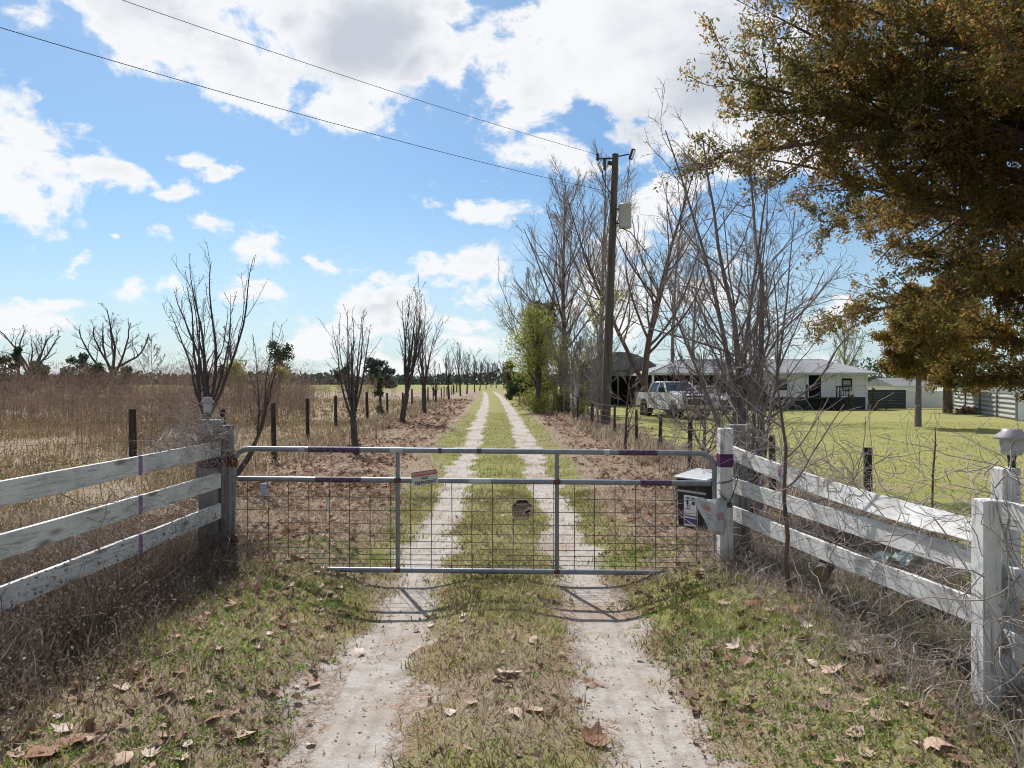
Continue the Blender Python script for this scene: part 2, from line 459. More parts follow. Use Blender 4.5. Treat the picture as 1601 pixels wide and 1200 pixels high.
# ------------------------------------------------------------------ ground
def zones(x, y):
    t = np.asarray(x, float) - xc(y); at_ = np.abs(t)
    d = track_d(x, y)
    n = fbm(x, y, .5, 21, 4) - .5
    nb = fbm(x, y, 2.2, 31, 4) - .5
    nl = fbm(x, y, 7, 41, 3) - .5
    w = .25 + .10 * (1 - sst(y, 4, 6.5)) + .07 * sst(y, 12, 30)
    sand = 1 - sst(d + n * .55 + nb * .25, w - .16, w + .20)
    sand = np.maximum(sand, .50 * (1 - sst(d + n * .5, w, w + .42)) * (1 - sst(y, 9, 14)))
    sand = sand * (1 - sst(y, 120, 175))
    # grass: the crown strip and a strip beside each rut
    crown = (at_ < gap(y)) * (.62 + nb * .7 + .12 * sst(y, 6.5, 8))
    sh_w = .75 + .35 * sst(y, 8, 25)
    should = (at_ >= gap(y)) * (1 - sst(at_ - gap(y) + n * .5, sh_w - .3, sh_w + .5)) * (.62 + nb * .6)
    front = (1 - sst(y, 6.6, 7.6)) * (.54 + nb * 1.0) * (at_ > gap(y))
    far = sst(y, 130, 190) * .8
    green = np.maximum(np.maximum(crown, should * sst(y, 6, 8)), np.maximum(front, far))
    lit = sst(at_, gap(y) + sh_w - .25, gap(y) + sh_w + .7) * sst(y, 6.5, 8.5) * (1 - sst(y, 75, 120))
    lit = lit * (.75 + nl * .6)
    edge = 4.3 + nl * .8 - (np.asarray(y) > 60) * 0
    lawn = sst(np.asarray(x) - 0, edge - .2, edge + 2.2) * sst(y, 4, 8)
    lit = lit * (1 - lawn)
    wl = sst(-t, 5.2, 7.5)
    lit = lit * (1 - wl)
    green = np.maximum(green, wl * (.18 + nl * .5 + .35 * sst(y, 100, 170))) * (1 - lawn)
    return np.stack([sand, np.clip(green, 0, 1), np.clip(lit, 0, 1), lawn], -1)

def ground_mat():
    m, nt = newmat('ground_cover'); L = nt.links.new
    def N(t): return nt.nodes.new(t)
    p = N('ShaderNodeBsdfPrincipled'); p.inputs['Roughness'].default_value = .95; p.inputs['Specular IOR Level'].default_value = .1
    out = N('ShaderNodeOutputMaterial'); L(p.outputs[0], out.inputs[0])
    geo = N('ShaderNodeNewGeometry'); pos = geo.outputs['Position']
    at_ = N('ShaderNodeAttribute'); at_.attribute_name = 'zone'
    sp = N('ShaderNodeSeparateColor'); L(at_.outputs['Color'], sp.inputs[0])
    def nz(sc, de=5, ro=.6, dist=0):
        n = N('ShaderNodeTexNoise'); n.inputs['Scale'].default_value = sc; n.inputs['Detail'].default_value = de
        n.inputs['Roughness'].default_value = ro; n.inputs['Distortion'].default_value = dist; L(pos, n.inputs['Vector']); return n.outputs['Fac']
    def thr(v, noise, amt, a, b):
        q = N('ShaderNodeMath'); q.operation = 'MULTIPLY_ADD'; L(noise, q.inputs[0]); q.inputs[1].default_value = amt; q.inputs[2].default_value = -amt / 2
        s = N('ShaderNodeMath'); L(q.outputs[0], s.inputs[0]); L(v, s.inputs[1])
        r = N('ShaderNodeMapRange'); r.interpolation_type = 'SMOOTHSTEP'; L(s.outputs[0], r.inputs[0]); r.inputs[1].default_value = a; r.inputs[2].default_value = b
        return r.outputs[0]
    def mix(f, a, b, bt='MIX'):
        x = N('ShaderNodeMix'); x.data_type = 'RGBA'; x.blend_type = bt
        if isinstance(f, float): x.inputs[0].default_value = f
        else: L(f, x.inputs[0])
        L(a, x.inputs[6]); L(b, x.inputs[7]); return x.outputs[2]
    def rp(src, cols):
        r = ramp(nt, cols); L(src, r.inputs[0]); return r.outputs[0]
    n1, n6, n25, n90, n300 = nz(.9), nz(6), nz(26, 6, .7), nz(95, 5, .7), nz(320, 3, .6)
    dry = rp(n90, [(.32, (.045, .032, .023)), (.48, (.21, .158, .112)), (.66, (.50, .405, .30))])
    dry2 = rp(n25, [(.35, (.15, .11, .078)), (.65, (.31, .25, .175))])
    dry = mix(.45, dry, dry2)
    green = rp(n90, [(.32, (.045, .046, .014)), (.5, (.205, .205, .062)), (.68, (.44, .42, .17))])
    green = mix(.35, green, rp(n6, [(.40, (.24, .195, .105)), (.60, (.155, .18, .042))]))
    sand = rp(n25, [(.30, (.28, .25, .222)), (.5, (.385, .352, .322)), (.7, (.49, .455, .425))])
    sand = mix(.5, sand, rp(n300, [(.3, (.23, .20, .175)), (.6, (.50, .47, .44))]))
    sand = mix(thr(n1, n6, .5, .5, .66), sand, rp(n90, [(.35, (.17, .115, .075)), (.6, (.40, .33, .27))]))
    # wheel-packed lanes, damp patches and tread in the sand
    mpn = N('ShaderNodeMapping'); mpn.inputs['Scale'].default_value = (1, .07, 1); L(pos, mpn.inputs[0])
    ns = N('ShaderNodeTexNoise'); ns.inputs['Scale'].default_value = 14; ns.inputs['Detail'].default_value = 5; L(mpn.outputs[0], ns.inputs['Vector'])
    sand = mix(.4, sand, rp(ns.outputs['Fac'], [(.32, (.66, .63, .60)), (.52, (1, 1, 1)), (.72, (1.12, 1.11, 1.1))]), 'MULTIPLY')
    sand = mix(.8, sand, rp(n6, [(.34, (.68, .64, .60)), (.55, (1, 1, 1))]), 'MULTIPLY')
    vo = N('ShaderNodeTexVoronoi'); vo.inputs['Scale'].default_value = 11; L(pos, vo.inputs['Vector'])
    vs = N('ShaderNodeSeparateColor'); L(vo.outputs['Color'], vs.inputs[0])
    lit = rp(vs.outputs[0], [(.0, (.06, .038, .026)), (.4, (.16, .103, .071)), (.75, (.25, .168, .118)), (1, (.38, .29, .215))])
    lit = mix(.42, lit, dry)
    lawn = rp(n6, [(.36, (.20, .22, .068)), (.55, (.25, .262, .088)), (.66, (.34, .29, .15))])
    lawn = mix(.45, lawn, rp(n90, [(.3, (.13, .14, .03)), (.66, (.36, .34, .12))]))
    lawn = mix(thr(nz(.22, 4, .6, .8), n6, .3, .44, .62), lawn, rp(n25, [(.35, (.17, .195, .05)), (.65, (.25, .255, .09))]))
    lawn = mix(thr(n1, n6, .5, .47, .66), lawn, rp(n90, [(.35, (.19, .15, .07)), (.65, (.36, .29, .16))]))
    c = mix(thr(sp.outputs[1], n25, .9, .40, .62), dry, green)
    c = mix(thr(sp.outputs[2], n6, .5, .35, .6), c, lit)
    c = mix(thr(at_.outputs['Alpha'], n6, .5, .3, .7), c, lawn)
    c = mix(thr(sp.outputs[0], n90, .5, .38, .62), c, sand)
    L(c, p.inputs['Base Color'])
    b = N('ShaderNodeBump'); b.inputs['Strength'].default_value = .55; b.inputs['Distance'].default_value = .03
    ad = N('ShaderNodeMath'); L(n25, ad.inputs[0]); L(n90, ad.inputs[1]); L(ad.outputs[0], b.inputs['Height']); L(b.outputs[0], p.inputs['Normal'])
    return m
M['ground'] = ground_mat()

def build_ground():
    def grow_axis(a, step, end, g):
        o = [a]; s = step
        while o[-1] < end: s *= g; o.append(o[-1] + s)
        return o
    core = list(np.arange(-3.6, 3.601, .05))
    rt = grow_axis(3.6, .05, 2600, 1.085)[1:]
    ts = np.array([-v for v in rt][::-1] + core + rt)
    ys = np.array([-v for v in grow_axis(-1.0, .3, 300, 1.3)][::-1] + list(np.arange(1.3, 3, .2)) + list(np.arange(3.0, 12, .055)) + grow_axis(12, .055, 3200, 1.022)) 
    ys = np.unique(np.round(ys, 4))
    Tm, Ym = np.meshgrid(ts, ys)
    Xm = Tm + xc(Ym)
    Z = height(Xm, Ym)
    V = np.stack([Xm, Ym, Z], -1).reshape(-1, 3)
    zn = zones(V[:, 0], V[:, 1])
    ny, nx = Tm.shape
    i = np.arange(ny - 1)[:, None]; j = np.arange(nx - 1)[None]
    F = np.stack([i * nx + j, i * nx + j + 1, (i + 1) * nx + j + 1, (i + 1) * nx + j], -1).reshape(-1, 4)
    cx = (Xm[:-1, :-1] + Xm[1:, 1:]) / 2; cy = (Ym[:-1, :-1] + Ym[1:, 1:]) / 2
    t = np.abs(cx - xc(cy))
    drive = ((t < gap(cy) + .5) & (cy < 175) & (cy > 1.2)).ravel()
    lawn = ((cx > 4.3) & (cx < 70) & (cy > 7) & (cy < 75)).ravel() & ~drive
    rest = ~(drive | lawn)
    for name, msk in (('ground', rest), ('dirt_driveway', drive), ('lawn', lawn)):
        f = F[msk]
        used, inv = np.unique(f.ravel(), return_inverse=True)
        o = Acc().add(V[used], inv.reshape(f.shape), 0, True).build(name, M['ground'], attrs={'zone': zn[used]})
        props(o, kind='structure')
build_ground()

# ------------------------------------------------------------------ small ground vegetation
rng = np.random.default_rng(11)
def gmat(name, cols, trans=.35, rough=.8, scale=1.2):
    return mat(name, cols, scale, rough, island=True, trans=trans, spec=.15)
M['straw'] = gmat('dry_straw', [(.055, .040, .028), (.30, .23, .16), (.78, .67, .52)], .3)
M['grass'] = gmat('green_grass', [(.055, .066, .014), (.225, .228, .062), (.52, .49, .21)], .45)
M['weed'] = gmat('green_weed', [(.06, .11, .02), (.18, .27, .05), (.42, .52, .17)], .5)
M['deadleaf'] = gmat('dead_leaf', [(.075, .040, .026), (.25, .15, .098), (.56, .42, .32)], .22, .7)
M['deadstem'] = gmat('dead_weed_stem', [(.075, .056, .044), (.19, .145, .112), (.42, .345, .28)], .3)
M['brush'] = gmat('dry_brush', [(.058, .037, .029), (.148, .098, .078), (.28, .205, .165)], .4, scale=.4)
M['yellowweed'] = gmat('yellowing_weed', [(.07, .052, .027), (.225, .168, .088), (.45, .36, .22)], .4, scale=.5)

def blades(base, h, w, rng, lean=.5, two=False):
    n = len(base)
    yaw = rng.uniform(0, 2 * PI, n); ln = rng.uniform(.05, lean, n) * h; la = rng.uniform(0, 2 * PI, n)
    side = np.stack([np.cos(yaw), np.sin(yaw), np.zeros(n)], -1) * (w / 2)[:, None]
    top = base + np.stack([np.cos(la) * ln, np.sin(la) * ln, h], -1)
    if not two:
        V = np.stack([base - side, base + side, top], 1)
        return V.reshape(-1, 3), (np.arange(n) * 3)[:, None] + np.array([[0, 1, 2]])
    midp = base + (top - base) * .55 - np.stack([np.cos(la) * ln, np.sin(la) * ln, np.zeros(n)], -1) * .25
    V = np.stack([base - side, base + side, midp + side * .8, midp - side * .8, top], 1)
    q = (np.arange(n) * 5)[:, None]
    return V.reshape(-1, 3), np.concatenate([q + np.array([[0, 1, 2]]), q + np.array([[0, 2, 3]]), q + np.array([[3, 2, 4]])])

def scatter(n, x0, x1, y0, y1, dens, rel=True, ypow=1.0):
    y = y0 + (y1 - y0) * rng.random(n) ** ypow
    x = rng.uniform(x0, x1, n) + (xc(y) if rel else 0)
    k = rng.random(n) < dens(x, y)
    x, y = x[k], y[k]
    return np.stack([x, y, height(x, y)], -1)
def z_at(x, y, i): return zones(x, y)[:, i]

def grass_sheets():
    # dead straw in the foreground and along the driveway edges
    A = Acc()
    def dd(x, y):
        z = zones(x, y); return np.clip((1 - z[:, 0] * 1.25), 0.0, 1) * (.35 + .65 * fbm(x, y, .6, 61)) * (1 - .4 * z[:, 3])
    for (n, x0, x1, y0, y1, h0, h1, w, yp) in ((62000, -4.2, 4.2, 2.6, 7.5, .02, .095, .0095, 1), (50000, -5, 5, 7.3, 13, .02, .085, .012, 1), (40000, -6, 6, 12, 34, .03, .07, .012, 1.5)):
        p = scatter(n, x0, x1, y0, y1, dd, True, yp)
        V, F = blades(p - [0, 0, .004], rng.uniform(h0, h1, len(p)), np.full(len(p), w) * rng.uniform(.6, 1.4, len(p)), rng, 1.6)
        A.add(V, F)
    props(A.build('dry_grass', M['straw']), 'short dead straw grass along the sandy driveway', 'grass', kind='stuff')
    A = Acc()
    def dg(x, y):
        z = zones(x, y); return np.clip((z[:, 1] - .30) * 2.4, 0, 1) * (1 - z[:, 0] * .97) * np.clip((fbm(x, y, .35, 71) - .28) * 2.6, .05, 1)
    for (n, x0, x1, y0, y1, h0, h1, w, yp) in ((85000, -4.2, 4.2, 2.6, 7.5, .02, .075, .0105, 1), (70000, -3, 3, 7.3, 13, .02, .07, .014, 1), (60000, -2.6, 2.6, 12, 45, .03, .07, .016, 1.6)):
        p = scatter(n, x0, x1, y0, y1, dg, True, yp)
        V, F = blades(p - [0, 0, .004], rng.uniform(h0, h1, len(p)), np.full(len(p), w) * rng.uniform(.6, 1.4, len(p)), rng, 1.3)
        A.add(V, F)
    props(A.build('green_grass', M['grass']), 'thin green grass on the crown and edges of the driveway', 'grass', kind='stuff')
    A = Acc()
    p = scatter(70000, 4.2, 24, 8, 36, lambda x, y: .25 + .75 * fbm(x, y, 1.5, 81), False, 1.4)
    V, F = blades(p - [0, 0, .004], rng.uniform(.025, .06, len(p)), rng.uniform(.01, .026, len(p)), rng, 1.5)
    A.add(V, F)
    props(A.build('lawn_grass', mat('lawn_blade', [(.14, .15, .035), (.26, .26, .075), (.37, .34, .13)], .5, .8, island=True, trans=.4, spec=.1)), 'mown yellow green grass of the yard', 'grass', kind='stuff')
    # low broad-leaved weeds: little rosettes
    A = Acc()
    tv = np.array([(0, 0, 0), (.35, .26, .22), (1, 0, .28), (.35, -.26, .22)]); tf = np.array([(0, 1, 2, 3)])
    def dw(x, y):
        z = zones(x, y); t = np.abs(x - xc(y))
        return np.clip((fbm(x, y, .8, 91) - .40) * 5, 0, 1) * (1 - z[:, 0]) * np.clip(.16 + (t > 1.2) * .9, 0, 1)
    p = scatter(15000, -3.6, 3.8, 2.8, 8.2, dw)
    n = len(p); q = np.repeat(p, 9, 0) + rng.normal(0, .017, (n * 9, 3)) * [1, 1, .3]
    s = np.repeat(rng.uniform(.011, .030, n), 9) * rng.uniform(.6, 1.2, n * 9)
    V, F = inst(tv, tf, q + [0, 0, .008], rotm(rng.uniform(0, 6.28, n * 9), -rng.uniform(-.1, .9, n * 9), rng.normal(0, .4, n * 9)), s)
    A.add(V, F)
    props(A.build('low_green_weeds', M['weed']), 'low green leafy weeds on the banks before the gate', 'weeds', kind='stuff')
grass_sheets()
def debris():
    # crumbs of leaf and twig on the sand, rusty needles along the rut edges
    A = Acc()
    p = scatter(9000, -2.2, 2.2, 2.8, 12, lambda x, y: .25 + .75 * (fbm(x, y, .5, 95) > .5)); n = len(p)
    A.add(*inst(np.array([(0, 0, 0), (.5, .35, .12), (1, 0, 0), (.5, -.35, .12)]), np.array([(0, 1, 2, 3)]), p + [0, 0, .003], rotm(rng.uniform(0, 6.28, n), rng.normal(0, .25, n), rng.normal(0, .3, n)), rng.uniform(.006, .028, n)))
    def de(x, y): return (np.abs(track_d(x, y) - .36) < .16) * (fbm(x, y, .8, 96) > .50)
    p = scatter(60000, -2, 2, 2.8, 8, de); n = len(p)
    A.add(*inst(np.array([(0, -.03, 0), (1, 0, .05), (0, .03, 0)]), np.array([(0, 1, 2)]), p + [0, 0, .004], rotm(rng.uniform(0, 6.28, n), rng.normal(0, .12, n), rng.normal(0, .5, n)), rng.uniform(.03, .08, n)))
    props(A.build('leaf_crumbs', gmat('rusty_needles', [(.16, .09, .05), (.33, .20, .12), (.50, .36, .25)], .15)), 'rusty needles and leaf crumbs on the sandy wheel tracks', 'debris', kind='stuff')
debris()

# ------------------------------------------------------------------ fallen leaves
def leaf_template(k):
    r = np.random.default_rng(500 + k)
    tips = [(-1.0, .12), (-.80, .30), (-.78, .80), (-.42, .72), (0, 1.05), (.42, .72), (.78, .80), (.80, .30), (1.0, .12), (.52, -.28), (.0, -.50), (-.52, -.28)]
    pts = np.array([(x, y) for x, y in tips]) * r.uniform(.62, 1.12, (12, 1)) * .5
    V = [(0, 0.05, 0)] + [(x, y, 0) for x, y in pts] + [(x * .5, y * .5 + .02, 0) for x, y in pts]
    V = np.array(V); n = 12
    cu = r.uniform(.35, 1.0); a = r.uniform(0, 6.28); ca, sa = math.cos(a), math.sin(a)
    uu = V[:, 0] * ca + V[:, 1] * sa; vv = -V[:, 0] * sa + V[:, 1] * ca
    V[:, 2] = cu * uu ** 2 * 1.1 + r.uniform(-.3, .5) * vv ** 2 + r.normal(0, .025, len(V)) + .10 * np.abs(vv)
    V[:, 2] -= V[:, 2].min() - .0
    F3 = [(0, 13 + i, 13 + (i + 1) % n) for i in range(n)]
    F4 = [(13 + i, 1 + i, 1 + (i + 1) % n, 13 + (i + 1) % n) for i in range(n)]
    st = np.array([(-.012, -.24, .03), (.012, -.24, .03), (.012, -.62, .10), (-.012, -.62, .10)])
    return V, F3, F4, st
LEAFM = [mat('leaf_tan', [(.30, .20, .14), (.50, .37, .28)], 9, .65, .2, trans=.15),
         mat('leaf_russet', [(.15, .07, .04), (.30, .155, .09)], 9, .65, .2, trans=.2),
         mat('leaf_brown', [(.09, .05, .035), (.20, .12, .08)], 9, .7, .2, trans=.15),
         mat('leaf_pale', [(.42, .32, .26), (.60, .50, .42)], 9, .6, .2, trans=.15)]
LEAFW = ['tan', 'russet', 'dark brown', 'bleached pale']
LM = []
for k in range(10):
    V, F3, F4, st = leaf_template(k)
    for c in range(4):
        me = bpy.data.meshes.new('fallen_leaf')
        n0 = len(V)
        me.from_pydata(np.concatenate([V, st]).tolist(), [], F3 + F4 + [(n0, n0 + 1, n0 + 2, n0 + 3)])
        me.materials.append(LEAFM[c])
        me.polygons.foreach_set('use_smooth', [True] * len(me.polygons))
        LM.append(me)

def place_leaves():
    cand = []
    r = np.random.default_rng(77)
    # a few seen clearly in the photograph: pixel, size, colour, yaw
    fixed = [(490, 1068, .19, 0), (562, 1025, .15, 3), (652, 1020, .14, 0), (795, 1055, .19, 3), (925, 1070, .19, 0), (1078, 1087, .20, 2), (932, 1165, .20, 1),
             (265, 1085, .19, 0), (400, 1002, .17, 3), (60, 1185, .24, 1), (110, 1162, .22, 1), (190, 1190, .2, 0), (1425, 1030, .2, 2), (1460, 1165, .2, 0), (1375, 1128, .17, 0),
             (1345, 1022, .17, 3), (830, 1112, .16, 0), (700, 925, .12, 1), (1150, 1015, .13, 3), (1285, 1110, .15, 2), (1305, 1052, .19, 0), (830, 1005, .14, 0), (470, 875, .16, 1), (1240, 955, .18, 1), (1180, 945, .19, 1)]
    for (px, py, s, c) in fixed:
        y = 2.05 * 1110 / (py - 596)
        for _ in range(4):
            x = (px - 800.5) / 1110 * y
            z = float(height(x, y)); y = (CAMZ - z) * 1110 / (py - 596)
        cand.append((x, y, s, c))
    def side(x, y):
        t = np.abs(x - xc(y)); zz = zones(x, y)
        lf = ((x < 0) & (y < 7.4)) * sst(t, 1.15, 1.8) * (1 - .85 * sst(t, 2.35, 2.8))
        rf = ((x > 0) & (y < 7.4)) * sst(t, 1.3, 2.2) * .75 * (1 - .7 * sst(t, 2.6, 3.2))
        bk = (y >= 7.4) * np.clip(zz[:, 2], 0, 1) * .22
        mid = (1 - zz[:, 0]) * .13 + .012
        return np.maximum(np.maximum(lf, rf), np.maximum(bk, mid))
    while len(cand) < 296:
        y = 3.5 + 8.5 * r.random() ** 1.1; x = r.uniform(-.76, .76) * y
        if abs(x) > 4.2: continue
        if r.random() > side(np.array([x]), np.array([y]))[0]: continue
        cand.append((x, y, r.uniform(.05, .14), int(r.choice(4, p=[.36, .28, .2, .16]))))
    for (x, y, s, c) in cand:
        k = int(r.integers(10))
        o = bpy.data.objects.new('fallen_leaf', LM[k * 4 + c]); COL.objects.link(o)
        tl = r.normal(0, .16, 2)
        o.location = (x, y, float(height(x, y)) + .008 + s * .06 * abs(tl).max())
        o.rotation_euler = (tl[0] + (PI if r.random() < .3 else 0), tl[1], r.uniform(0, 6.28)); o.scale = (s, s, s)
        if abs(o.rotation_euler.x) > 2: o.location.z += s * .16
        zz = zones(np.array([x]), np.array([y]))[0]
        t = x - float(xc(y))
        if y > 7.2:
            wh = 'behind the gate ' + ('left of the driveway' if t < -1.3 else 'right of the driveway' if t > 1.3 else 'between the wheel tracks' if abs(t) < .6 else 'on a wheel track')
        elif zz[0] > .5: wh = 'on the sandy wheel track ' + ('at left' if t < 0 else 'at right') + ' before the gate'
        elif abs(t) < .8: wh = 'on the grassy strip between the tracks'
        else: wh = 'on the weedy bank ' + ('by the left fence' if t < 0 else 'by the right fence')
        props(o, '%s curled sycamore leaf %s' % (LEAFW[c], wh), 'leaf', 'fallen sycamore leaves')
    # the rest of the litter: uncountable, one sheet of leaves
    A = Acc()
    def dl(x, y): return np.clip(zones(x, y)[:, 2] * 1.2 - .1, 0, 1) * np.clip((fbm(x, y, 1.6, 55) - .36) * 4.5 + .25, .12, 1)
    for (n, y0, y1, s0, s1, xr, yp) in ((10000, 7.5, 14, .05, .15, 6, 1.), (17000, 13, 34, .08, .19, 8, 1.3), (8000, 30, 80, .16, .32, 8, 1.2)):
        p = scatter(n, -xr, xr, y0, y1, dl, True, yp)
        kk = rng.integers(0, 4, len(p))
        for k in range(4):
            V, F3, F4, st = leaf_template(k); q = p[kk == k]; m = len(q)
            ss = rng.uniform(s0, s1, m)
            Mx = rotm(rng.uniform(0, 6.28, m), rng.normal(0, .35, m), rng.normal(0, .35, m))
            V1, F1 = inst(V[[0] + list(range(1, 13))], np.array([(0, 1 + i, 1 + (i + 1) % 12) for i in range(12)]), q + np.stack([0 * ss, 0 * ss, .015 + ss * .08], -1), Mx, ss)
            A.add(V1, F1)
    # crumbs and small leaves over the grass before and just behind the gate
    p = scatter(5200, -2.6, 2.8, 2.9, 12, lambda x, y: (1 - zones(x, y)[:, 0]) * (.2 + .8 * (fbm(x, y, .6, 57) > .5)))
    for k in range(4):
        V, F3, F4, st = leaf_template(k); q = p[k::4]; m = len(q); ss = rng.uniform(.018, .075, m)
        V1, F1 = inst(V[:13], np.array([(0, 1 + i, 1 + (i + 1) % 12) for i in range(12)]), q + np.stack([0 * ss, 0 * ss, .012 + ss * .1], -1), rotm(rng.uniform(0, 6.28, m), rng.normal(0, .4, m), rng.normal(0, .4, m)), ss)
        A.add(V1, F1)
    # thick drifts on the banks under both fences
    def db(x, y):
        t = x - xc(y); return np.clip((t < -1.9) * 1. + (t > 2.1) * 1. + .35 * (np.abs(t) > 1.25), 0, .9) * (fbm(x, y, .7, 58) > .42)
    p = scatter(2400, -3.6, 4.2, 3.0, 7.4, db)
    for k in range(4):
        V, F3, F4, st = leaf_template(k); q = p[k::4]; m = len(q); ss = rng.uniform(.04, .125, m)
        V1, F1 = inst(V[:13], np.array([(0, 1 + i, 1 + (i + 1) % 12) for i in range(12)]), q + np.stack([0 * ss, 0 * ss, .01 + ss * .12], -1), rotm(rng.uniform(0, 6.28, m), rng.normal(0, .5, m), rng.normal(0, .5, m)), ss)
        A.add(V1, F1)
    props(A.build('leaf_litter', M['deadleaf']), 'brown fallen leaf litter along both sides of the driveway', 'leaf litter', kind='stuff')
place_leaves()

# ------------------------------------------------------------------ dead weeds, brush
def curly(base, L_, r, rng, K=7, up=.6, wob=.6):
    n = len(base)
    d = rng.normal(0, 1, (n, 3)); d[:, 2] = np.abs(d[:, 2]) * up + .15; d = unit(d)
    P = [base]; st = (L_ / (K - 1))[:, None]
    for k in range(K - 1):
        P.append(P[-1] + d * st)
        d = unit(d + rng.normal(0, wob, (n, 3)) + np.array([0, 0, -.10 * k]))
    P = np.stack(P, 1)
    P[:, :, 2] = np.maximum(P[:, :, 2], height(P[:, :, 0], P[:, :, 1]) + .005)
    return tubes(P, r[:, None] * np.linspace(1, .5, K)[None], 3)

def weeds():
    # left: dense dead weeds under and behind the plank fence
    A = Acc()
    def dl(x, y): return np.clip(sst(-(x - xc(y)) + (fbm(x, y, 1.1, 62) - .5) * .8, 2.15, 2.8) * (.3 + fbm(x, y, .9, 63)), 0, 1)
    p = scatter(15000, -5.2, -1.8, 2.6, 7.6, dl)
    hh = (.10 + .45 * sst(-(p[:, 0] - xc(p[:, 1])), 2.2, 3.1)) * rng.uniform(.4, 1.3, len(p))
    pc = p[::6]; V, F = curly(pc, hh[::6] * 1.5, .0026 * rng.uniform(.5, 1.5, len(pc)), rng, 6, 1.8, .3); A.add(V, F, 0, True)
    V, F = blades(p, hh * .8, .008 * rng.uniform(.5, 1.8, len(p)), rng, 1.1, True); A.add(V, F)
    # little dry leaves on those stems
    q = np.repeat(p, 4, 0); m = len(q); q = q + rng.normal(0, .05, (m, 3)) * [1, 1, 0] + np.stack([0 * q[:, 0], 0 * q[:, 0], np.repeat(hh, 4) * rng.random(m)], -1)
    V, F = inst(np.array([(0, 0, 0), (.5, .3, .1), (1, 0, 0), (.5, -.3, .1)]), np.array([(0, 1, 2, 3)]), q, rotm(rng.uniform(0, 6.28, m), rng.normal(0, .8, m), rng.normal(0, .8, m)), rng.uniform(.008, .034, m)); A.add(V, F)
    props(A.build('dead_weeds', M['deadstem']), 'tangled dead brown weeds under the left plank fence', 'weeds', kind='stuff')
    # right: grey dead vines heaped along the fence foot
    A = Acc()
    def dr(x, y): return np.clip(sst((x - xc(y)) + (fbm(x, y, 1.1, 72) - .5) * .8, 2.0, 2.7) * (.25 + fbm(x, y, .7, 64)) * (1 - .7 * sst(x, 3.4, 5)), 0, 1)
    p = scatter(15000, 1.9, 5.2, 2.7, 8.0, dr)
    hh = rng.uniform(.08, .30, len(p))
    pc = p[::7]; V, F = curly(pc, hh[::7] * 2.0, .0028 * rng.uniform(.5, 1.6, len(pc)), rng, 8, .6, .55); A.add(V, F, 0, True)
    V, F = blades(p, hh * .75, .0065 * rng.uniform(.5, 1.6, len(p)), rng, 1.9, True); A.add(V, F)
    props(A.build('dead_vine_mat', gmat('dead_vine', [(.13, .105, .088), (.29, .245, .205), (.54, .475, .41)], .25)), 'grey dead vines heaped along the foot of the right plank fence', 'dead vines', kind='stuff')
    # the rough field beyond the left fence
    A = Acc()
    def df(x, y): return np.clip((fbm(x, y, 2.6, 65) - .29) * 2.6, .05, 1) * sst(-(x - xc(y)), 4.6, 6.0)
    for (n, y0, y1, x0, h0, h1, w, yp) in ((22000, 5.5, 15, -14, .12, .50, .010, 1.1), (34000, 14, 34, -30, .15, .65, .018, 1.2), (20000, 32, 80, -60, .2, .8, .04, 1.2)):
        p = scatter(n, x0, -3.8, y0, y1, df, False, yp)
        hh = rng.uniform(h0, h1, len(p)) * (.2 + 1.1 * fbm(p[:, 0], p[:, 1], 1.8, 66) ** 1.6)
        V, F = blades(p, hh, np.full(len(p), w), rng, .8, True); A.add(V, F)
        q = np.repeat(p, 3, 0); m = len(q); q = q + rng.normal(0, .06, (m, 3)) * [1, 1, 0] + np.stack([0 * q[:, 0], 0 * q[:, 0], np.repeat(hh, 3) * rng.uniform(.2, 1, m)], -1)
        V, F = inst(np.array([(0, 0, 0), (.5, .3, .1), (1, 0, 0), (.5, -.3, .1)]), np.array([(0, 1, 2, 3)]), q, rotm(rng.uniform(0, 6.28, m), rng.normal(0, .8, m), rng.normal(0, .8, m)), rng.uniform(2.2, 4.5, m) * w); A.add(V, F)
    props(A.build('field_weeds', M['yellowweed']), 'yellowing weeds and dry grass in the field behind the left fence', 'weeds', kind='stuff')
    # tall reddish dog-fennel brush: plumes of fine drooping stems
    A = Acc()
    rr = np.random.default_rng(5)
    n = 1900
    y = 19 + 75 * rr.random(n) ** 1.35
    x = -8.6 - .05 * y - rr.random(n) ** 1.2 * (y * .72 + 2)
    keep = (fbm(x, y, 5, 67) > .44) & ~((y > 36) & (x > -14) & (x > -.28 * y)) & (x < -9.0 - .05 * (y - 19))
    x, y = x[keep], y[keep]; n = len(x)
    H = rr.uniform(1.3, 3.3, n) * (.55 + .8 * fbm(x, y, 8, 68))
    for i in range(n):
        b = np.array([x[i], y[i], 0.]); h = H[i]; far = y[i] > 48
        w = .006 * y[i] / 20
        ns = 2 if far else 4
        stems = blades(b + rr.normal(0, .12, (ns, 3)) * [1, 1, 0], rr.uniform(.6, .95, ns) * h, np.full(ns, w * 1.5), rr, .25, True)
        A.add(*stems)
        nb = 70 if far else 130
        tt = rr.uniform(.3, 1, nb); spread = (.30 + .5 * np.sin(PI * tt)) * h * .30
        an = rr.uniform(0, 6.28, nb)
        ro = np.stack([np.cos(an), np.sin(an), 0 * an], -1)
        bs = b + ro * (spread * rr.random(nb) ** .6)[:, None] + np.stack([0 * an, 0 * an, tt * h * .94], -1)
        dv = ro * rr.uniform(.1, 1.1, nb)[:, None] + np.stack([rr.normal(0, .25, nb), rr.normal(0, .25, nb), rr.uniform(.2, 1, nb)], -1)
        ln = (rr.uniform(.06, .20, nb) * h * .5)[:, None]; sd = unit(np.cross(dv, rr.normal(0, 1, (nb, 3)))) * w * .8
